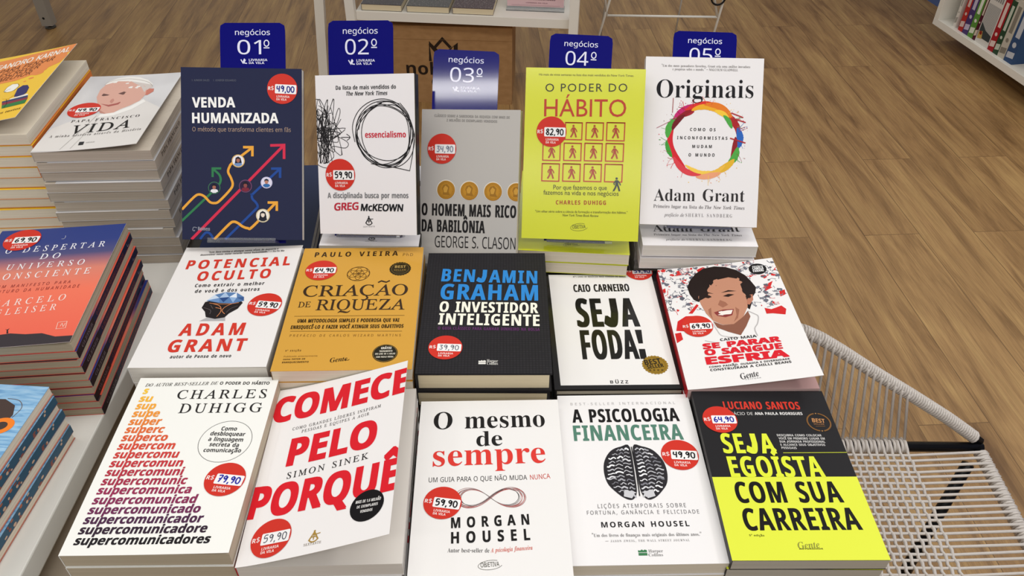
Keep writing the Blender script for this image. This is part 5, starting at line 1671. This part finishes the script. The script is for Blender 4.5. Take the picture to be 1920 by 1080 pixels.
qv = NT('pale_portrait_print', .3)
tc = qv.n('TexCoord')
nz = qv.n('TexNoise', i_Scale=2.2, i_Detail=1.0)
qv.l(tc.outputs['UV'], nz.inputs['Vector'])
qv.l(qv.ramp(nz.outputs[0], [(0.3, '#bcbabc'), (0.6, '#d9d8d9')]), qv.b.inputs['Base Color'])
bk = Book('vida', .158, .231, .0152, '#c9c7c6', spine='#b9aea2', base=qv.m, rough=.3, pages=PAGEF, cw=.143, lift=(.005, .0105, 1.7), spine_art=spine_vida, sticker=dict(price='49,90'), scale=1.0)
yw = radians(3.1)
stack(bk, 12, -.6471 + .079 * cos(yw) - .1155 * sin(yw), .9423 + .1155 * cos(yw) + .079 * sin(yw), .943, yw, TL, 'pale paperback with a smiling man in a white skullcap, on its shrink-wrapped stack', 'the shrink-wrapped stack under the white-skullcap portrait', 'shrink-wrapped portrait stack', top=bk.make(), alt=True, jit=.0022)

bk = Book('karn', .16, .239, .0163, '#f2c63a', spine='#d97a3c', back='#e08a48', rough=.35, pages=PAGE, cw=.157, lift=(.027, .026, 1.15), spine_art=spine_karn, scale=1.0)
yw = radians(3.9)
xv = Vector((cos(yw), sin(yw)))
pR = Vector((-.6685, 1.0885))
stack(bk, 12, pR.x - xv.x * .08, pR.y - xv.y * .08, .955, yw, TL, 'yellow paperback with an orange cloud and its cover springing open, on its stack', 'the yellow and orange stack on the left table', 'yellow and orange stack', top=bk.make(), alt=True, jit=.0022)

qd = NT('dusk_print', .35)
tc = qd.n('TexCoord')
sp_ = qd.n('SeparateXYZ')
qd.l(tc.outputs['UV'], sp_.inputs[0])
qd.l(qd.ramp(sp_.outputs[1], [(0.0, '#e8604a'), (0.42, '#ee7458'), (0.60, '#d8806c'), (0.74, '#4a4a78'), (0.86, '#24387e'), (1.0, '#22387f')]), qd.b.inputs['Base Color'])
bk = Book('desp', .16, .2304, .0112, '#d85a48', spine='#161a38', base=qd.m, rough=.35, pages=page_mat('pages_tan', '#9c8f78', '#b8ab94'), spine_art=spine_desp, sticker=dict(price='69,90'), lift=(.003, .004, 1.6))
yw = radians(5.6)
stack(bk, 10, -.5057 - .08 * cos(yw), .766 - .08 * sin(yw), .8685, yw, TL, 'paperback with a blue to orange dusk sky, on its stack on the left table', 'the dusk-sky stack on the left table', 'dusk-sky stack', top=bk.make(), alt=True, jit=.0018)

qa = NT('blue_water_print', .3)
tc = qa.n('TexCoord')
mp_ = qa.n('Mapping')
mp_.inputs['Scale'].default_value = (4, 34, 1)
qa.l(tc.outputs['UV'], mp_.inputs[0])
nz = qa.n('TexNoise', i_Scale=1.6, i_Detail=4.0, i_Distortion=.6)
qa.l(mp_.outputs[0], nz.inputs['Vector'])
qa.l(qa.ramp(nz.outputs[0], [(0.32, '#5f94c2'), (0.5, '#86b4d8'), (0.68, '#a4c8e2')]), qa.b.inputs['Base Color'])
ART['bale'] = [('G', [(100, 22), (122, 21), (137, 29), (142, 42), (139, 60), (129, 76), (108, 84), (90, 70)], '#4a3c38', {'la': 1}),
               ('G', [(112, 60), (138, 58), (130, 86), (108, 92)], '#5c4a44', {'la': 1}),
               ('C', 'LIFEBUOY', 137, 58, 14), ('L', [(124, 20), (138, 22), (146, 32), (143, 46)], .7, '#6a5a50', {'la': 2})]
_m0 = motif


def motif(a, t, x, y, r, st):
    if t == 'LIFEBUOY':
        a.disc(x, y, r, r * .8, '#f0822c', la=2, rot=-.3)
        a.disc(x, y, r * .52, r * .4, '#4a3c38', la=3, rot=-.3)
    else:
        _m0(a, t, x, y, r, st)


bk = Book('bale', .16, .21, .0122, '#86b4d8', spine='#34566c', back='#9a5a4c', base=qa.m, rough=.3, pages=PAGE, spine_art=spine_bal, fore=('#b87464', .12))
yw = radians(-3.5)
stack(bk, 7, -.5185 - .08 * cos(yw), .508 + .08 * sin(-yw), .84, yw, TL, 'paperback with blue water and an orange ring, on its stack at the lower left', 'the blue-water stack at the lower left', 'blue-water stack', top=bk.make(), alt=True, jit=.0015)

# ------------------------------------------------------------------ corded lounge chair
ch = empty('cord_lounge_chair', (.45, .68, 0))
tag(ch, 'lounge chair of grey-white cord woven over a black steel frame, right of the books', 'chair')
CORD = NT('grey_white_cord', .42)
nz = CORD.n('TexNoise', i_Scale=60.0)
CORD.l(CORD.ramp(nz.outputs[0], [(0.3, '#b8b0a8'), (0.7, '#d2cbc4')]), CORD.b.inputs['Base Color'])
BLK = mat('#141416', .35, name='black_steel')
ox, oy = .45, .68
Lc = lambda p: (p[0] - ox, p[1] - oy, p[2])
BX0, BX1, BY, SZ, FY = .09, .81, .897, .40, .43


def railpt(s):
    """back rail as an arch, s in 0..1 from the right foot to the left foot"""
    q = s if s <= .5 else 1 - s
    ctrl = [(.811, .903, .408), (.745, .917, .452), (.675, .930, .494), (.607, .943, .533), (.545, .955, .571), (.505, .962, .594), (.475, .967, .606), (.45, .968, .610)]
    f = q / .5 * (len(ctrl) - 1)
    i = min(int(f), len(ctrl) - 2)
    k = f - i
    p = [ctrl[i][j] + (ctrl[i + 1][j] - ctrl[i][j]) * k for j in range(3)]
    if s > .5:
        p[0] = .9 - p[0]
    return Vector(p)


RAIL = [railpt(i / 60) for i in range(61)]
mb = MB()
mb.tube([Lc(p) for p in RAIL], .0075, BLK, n=8)
mb.build('back_rail', ch)
mb = MB()
mb.tube([Lc((BX0, BY, SZ)), Lc((BX1 + .004, BY, SZ))], .009, BLK, n=10)
mb.build('crossbar', ch)
for x in (BX0, BX1 - .004):
    mb = MB()
    mb.tube([Lc((x, BY, SZ)), Lc((x, FY, SZ - .015))], .008, BLK, n=8)
    mb.build('side_rail', ch)
mb = MB()
mb.tube([Lc((BX0, FY, SZ - .015)), Lc((BX1 - .004, FY, SZ - .015))], .009, BLK, n=10)
mb.build('front_rail', ch)
for sx in (-1, 1):
    xt = .45 + sx * .335
    mb = MB()
    mb.tube([Lc((xt, .872, .386)), Lc((.45 + sx * .27, .80, .20)), Lc((.45 + sx * .225, .735, .009))], .010, BLK, n=8)
    mb.build('leg', ch)
    mb = MB()
    mb.tube([Lc((xt, .455, .375)), Lc((.45 + sx * .27, .53, .20)), Lc((.45 + sx * .225, .60, .009))], .010, BLK, n=8)
    mb.build('leg', ch)
    mb = MB()
    mb.tube([Lc((.45 + sx * .225, .735, .009)), Lc((.45 + sx * .225, .60, .009))], .0085, BLK, n=8)
    mb.build('runner', ch)


def coil(path, R, r, pitch, name, per=12):
    """cord wound tightly round a path"""
    L_ = [0]
    for a, b in zip(path, path[1:]):
        L_.append(L_[-1] + (Vector(b) - Vector(a)).length)
    tot = L_[-1]
    n = int(tot / pitch * per)
    pts = []
    j = 0
    for i in range(n + 1):
        d = tot * i / n
        while j < len(L_) - 2 and L_[j + 1] < d:
            j += 1
        a, b = Vector(path[j]), Vector(path[j + 1])
        p = a + (b - a) * ((d - L_[j]) / max(1e-9, L_[j + 1] - L_[j]))
        t = (b - a).normalized()
        x = t.cross(Vector((0, 0, 1))).normalized()
        y = t.cross(x)
        th = 2 * pi * i / per
        pts.append(Lc(p + (x * cos(th) + y * sin(th)) * R))
    m = MB()
    m.tube(pts, r, CORD.m, n=6)
    return m.build(name, ch)


coil([railpt(.012 + .976 * i / 60) for i in range(61)], .0092, .0026, .0051, 'rail_wrap', 10)
for x in (BX0, BX1 - .004):
    coil([(x, BY - .012, SZ), (x, FY + .01, SZ - .015)], .0092, .0025, .0050, 'rail_wrap', 10)
# cords fan from the back rail to the crossbar and run on to the front
NC = 17
for i in range(-NC, NC + 1):
    bx = .45 + i * .0134
    q = .45 + i * .0126
    s = .25
    lo, hi = (0.0, .5) if q >= .45 else (.5, 1.0)
    for _ in range(30):
        s = (lo + hi) / 2
        if railpt(s).x > q:
            lo = s
        else:
            hi = s
    p = railpt(s)
    mb = MB()
    mb.tube([Lc((p.x, p.y - .011, p.z + .004)), Lc((p.x, p.y - .011, p.z - .006)), Lc((bx, BY + .004, SZ + .013))], .0024, CORD.m, n=6)
    mb.build('back_cord', ch)
    pts = [(bx - .003, BY + .012, SZ - .003), (bx - .002, BY + .010, SZ + .009), (bx, BY, SZ + .0125), (bx + .001, BY - .011, SZ + .007), (bx + .0015, BY - .016, SZ + .003)]
    for k in range(1, 40):
        y = BY - .016 - k * .0115
        if y < FY + .01:
            break
        up = ((k + i) % 2) * 2 - 1
        pts.append((bx + .0015, y, SZ - .013 * (BY - y) / (BY - FY) + .003 + up * .0028))
    mb = MB()
    mb.tube([Lc(p) for p in pts], .0030, CORD.m, n=6)
    for e in (-.0058, -.0005):
        mb.tube([Lc((bx + e, BY + .0115 * cos(q_), SZ + .0115 * sin(q_))) for q_ in [2 * pi * j / 12 for j in range(12)]], .0027, CORD.m, n=6, closed=True)
    mb.build('seat_cord', ch)
k = 0
y = BY - .020
while y > FY + .015:
    z = SZ - .015 * (BY - y) / (BY - FY)
    dz = random.uniform(-.0015, .0015)
    mb = MB()
    mb.tube([Lc((BX0, y, z + .009)), Lc((.25, y + dz, z + .003)), Lc((.45, y, z + .0025)), Lc((.68, y + dz, z + .003)), Lc((BX1 - .004, y + .002, z + .010)), Lc((BX1 + .006, y + .003, z + .004))], .0026, CORD.m, n=6)
    mb.build('cross_cord', ch)
    y -= .0116
    k += 1

# ------------------------------------------------------------------ background: shelf unit, carton, wire stand, far table
sh = empty('display_shelf', (-.18, 3.05, 0), (0, 0, radians(-5)))
tag(sh, 'white display shelf unit standing on the floor behind the signs', 'shelf')
mb = MB()
mb.box((-.395, -.145, .336), (.395, .30, .37), WHITE)
mb.build('shelf_board', sh, bevel=.001)
for x, y in ((-.412, -.15), (.41, -.15), (-.412, .29), (.41, .29)):
    mb = MB()
    mb.box((x - .0165, y - .0165, 0), (x + .0165, y + .0165, .86), WHITE)
    mb.build('post', sh, bevel=.001)
mb = MB()
mb.box((-.43, -.17, .86), (.43, .31, .89), WHITE)
mb.build('top_board', sh, bevel=.001)
for (x0, x1, bk_), c, lb in (((-.375, -.225, .0), ('#4a4648', '#8a8486'), 'grey shrink-wrapped book at the left end of the white display shelf'), ((-.205, -.048, .0), ('#5a5a58', '#a09c98'), 'grey-green shrink-wrapped book in the middle of the white display shelf'), ((-.035, .115, .0), ('#4c3438', '#b8aca8'), 'dark red shrink-wrapped book beside the pink card on the white display shelf')):
    r = empty('wrapped_book')
    P = Matrix.Translation((-.18, 3.05, 0)) @ Matrix.Rotation(radians(-5), 4, 'Z') @ Vector(((x0 + x1) / 2, -.025, .3703))
    place(r, P, radians(-5))
    tag(r, lb, 'book', 'wrapped books on the display shelf')
    wd = x1 - x0
    q = NT('printed_film_wrap', .18)
    nz = q.n('TexNoise', i_Scale=38.0, i_Detail=3.0, i_Distortion=1.5)
    q.l(q.ramp(nz.outputs[0], [(.35, c[0]), (.55, c[0]), (.72, c[1])]), q.b.inputs['Base Color'])
    bm = q.n('Bump', i_Strength=.8, i_Distance=.004)
    q.l(nz.outputs[0], bm.inputs['Height'])
    q.l(bm.outputs[0], q.b.inputs['Normal'])
    mb = MB()
    mb.box((-wd / 2, -.11, .0225), (wd / 2, .11, .0245), q.m)
    mb.box((-wd / 2, -.11, 0), (wd / 2, .11, .001), q.m)
    mb.box((-wd / 2, -.11, .001), (-wd / 2 + .001, .11, .0225), q.m)
    mb.build('cover', r)
    mb = MB()
    mb.box((-wd / 2 + .0012, -.109, .0012), (wd / 2 - .001, .109, .0223), PAGEB)
    mb.build('page_block', r)
# pink price card in a clear stand
r = empty('promotion_card')
P = Matrix.Translation((-.18, 3.05, 0)) @ Matrix.Rotation(radians(-5), 4, 'Z') @ Vector((.265, -.06, .3703))
place(r, P, radians(-5))
tag(r, 'pink promotion card in a clear stand at the right end of the display shelf', 'sign')
mb = MB()
mb.box((-.105, -.003, .012), (.105, -.001, .20), mat('#e2bfc2', .4))
a = Art(210, 188, .4)
a.text('em títulos selecionados*', 'sb', 24, 163, 186, 163, 9, '#6a4a58')
a.text('LIVRARIA DA VILA', 'sb', 70, 175.5, 150, 175.5, 4, '#a07a84')
a.line([(16, 183), (196, 183)], .8, '#b08a90', sharp=1)
print_art(mb, a, lambda x, y, z: (-.105 + x / 1000, -.003 - z * 3, .2 - y / 1000))
mb.build('card', r)
mb = MB()
mb.box((-.108, -.02, 0), (.108, .04, .0035), ACR.m)
mb.box((-.108, -.0008, .0036), (.108, .0018, .205), ACR.m)
mb.build('clear_stand', r)
# brown carton under the shelf
r = empty('cardboard_box', (-.265, 3.10, 0), (0, 0, radians(-2.4)))
tag(r, 'brown cardboard box with a black crown mark under the white shelf', 'box')
q = NT('brown_cardboard', .75)
nz = q.n('TexNoise', i_Scale=14.0, i_Detail=4.0)
q.l(q.ramp(nz.outputs[0], [(.3, '#9c7448'), (.7, '#ad8455')]), q.b.inputs['Base Color'])
mb = MB()
mb.box((-.265, -.155, 0), (.265, .155, .312), q.m)
a = Art(530, 312, .7)
K = '#2c2017'
cxm = 265
a.line([(cxm - 50, 42 + 96), (cxm - 50, 42 + 26), (cxm - 2, 42 + 92)], 11, K, sharp=1)
a.line([(cxm - 50, 42 + 26), (cxm - 18, 42 + 58)], 11, K, sharp=1)
a.line([(cxm - 30, 42 + 40), (cxm, 42 + 6), (cxm + 30, 42 + 40)], 11, K, sharp=1)
a.line([(cxm + 18, 42 + 58), (cxm + 50, 42 + 26), (cxm + 50, 42 + 96)], 11, K, sharp=1)
a.text('nobel', 'sb', cxm - 146, 194, cxm + 48, 194, 50, K)
a.text('c', 'sb', cxm - 50, 242, cxm - 18, 242, 44, K)
a.line([(0, 52), (530, 52)], .8, '#8a6238', sharp=1)
print_art(mb, a, lambda x, y, z: (-.265 + x / 1000, -.155 - z * 3, .312 - y / 1000))
mb.build('carton', r, bevel=.0)
mb = MB()
mb.box((.10, -.1575, .0), (.263, -.1555, .012), q.m)
mb.build('torn_flap', r)
# leaning white upright left of the shelf
r = empty('metal_stand', (-.80, 3.10, 0))
tag(r, 'white square metal upright standing left of the display shelf', 'stand')
mb = MB()
mb.add([(-.0, -.018, 0), (.036, -.018, 0), (.036, .018, 0), (0, .018, 0), (.075, -.018, .9), (.111, -.018, .9), (.111, .018, .9), (.075, .018, .9)], [(0, 3, 2, 1), (4, 5, 6, 7), (0, 1, 5, 4), (1, 2, 6, 5), (2, 3, 7, 6), (3, 0, 4, 7)], WHITE)
mb.build('upright', r)
# white wire stand
r = empty('wire_stand', (.60, 3.3, 0))
tag(r, 'white wire stand with slanting legs on the floor right of the display shelf', 'stand')
WW = mat('#e4e2da', .35)
Q = lambda x, y, z: (x - .60, y, z)


def rod(pts, nm, rad=.0052, m=WW):
    b = MB()
    b.tube([Q(*p) for p in pts], rad, m, n=8)
    b.build(nm, r)


rod([(.331, 0, .004), (.392, 0, .286), (.47, 0, .65)], 'leg')
rod([(.825, 0, .004), (.859, 0, .290), (.90, 0, .65)], 'leg')
rod([(.385, 0, .221), (.844, 0, .2184)], 'crossbar')
rod([(.385, 0, .221), (.352, 0, .40), (.34, 0, .65)], 'brace')
rod([(.844, 0, .2184), (.80, 0, .36), (.76, 0, .65)], 'brace')
rod([(.74, .30, .004), (.75, .30, .2), (.76, .30, .65)], 'leg', .004, mat('#b8b4ac', .35))
rod([(.40, .30, .004), (.41, .30, .2), (.42, .30, .65)], 'leg', .004, mat('#b8b4ac', .35))
rod([(.34, 0, .65), (.90, 0, .65), (.76, .30, .65), (.42, .30, .65), (.34, 0, .65)], 'top_ring')
b = MB()
b.tube([Q(.833 + .028 * cos(t), -.012, .302 + .028 * sin(t)) for t in [2 * pi * i / 20 for i in range(20)]], .004, mat('#1c1a1a', .4), n=6, closed=True)
b.build('ring_tag', r)
# far table, only its leg reaches the picture
r = empty('far_table', (-2.75, 4.25, 0))
tag(r, 'far table with grey metal legs on adjustable feet at the upper left', 'table')
mb = MB()
mb.box((-.62, -.62, .72), (.62, .62, .75), WHITE)
mb.build('tabletop', r)
GM = mat('#a09a90', .45, .3)
for sx in (-1, 1):
    for sy in (-1, 1):
        x, y = sx * .58, sy * .58
        mb = MB()
        mb.box((x - .024, y - .024, .016), (x + .024, y + .024, .72), GM)
        mb.add([(x - .005 + .006 * cos(i * pi / 4), y - .0242, .052 + .006 * sin(i * pi / 4)) for i in range(8)], [tuple(range(8))], mat('#1a1816', .6))
        lg = mb.build('leg', r)
        mb = MB()
        mb.tube([(x, y, 0), (x, y, .006), (x, y, .0065), (x, y, .0159)], [.024, .024, .008, .008], mat('#4a443c', .4, .4), n=14)
        mb.build('levelling_foot', lg)

bpy.data.objects.remove(_to)
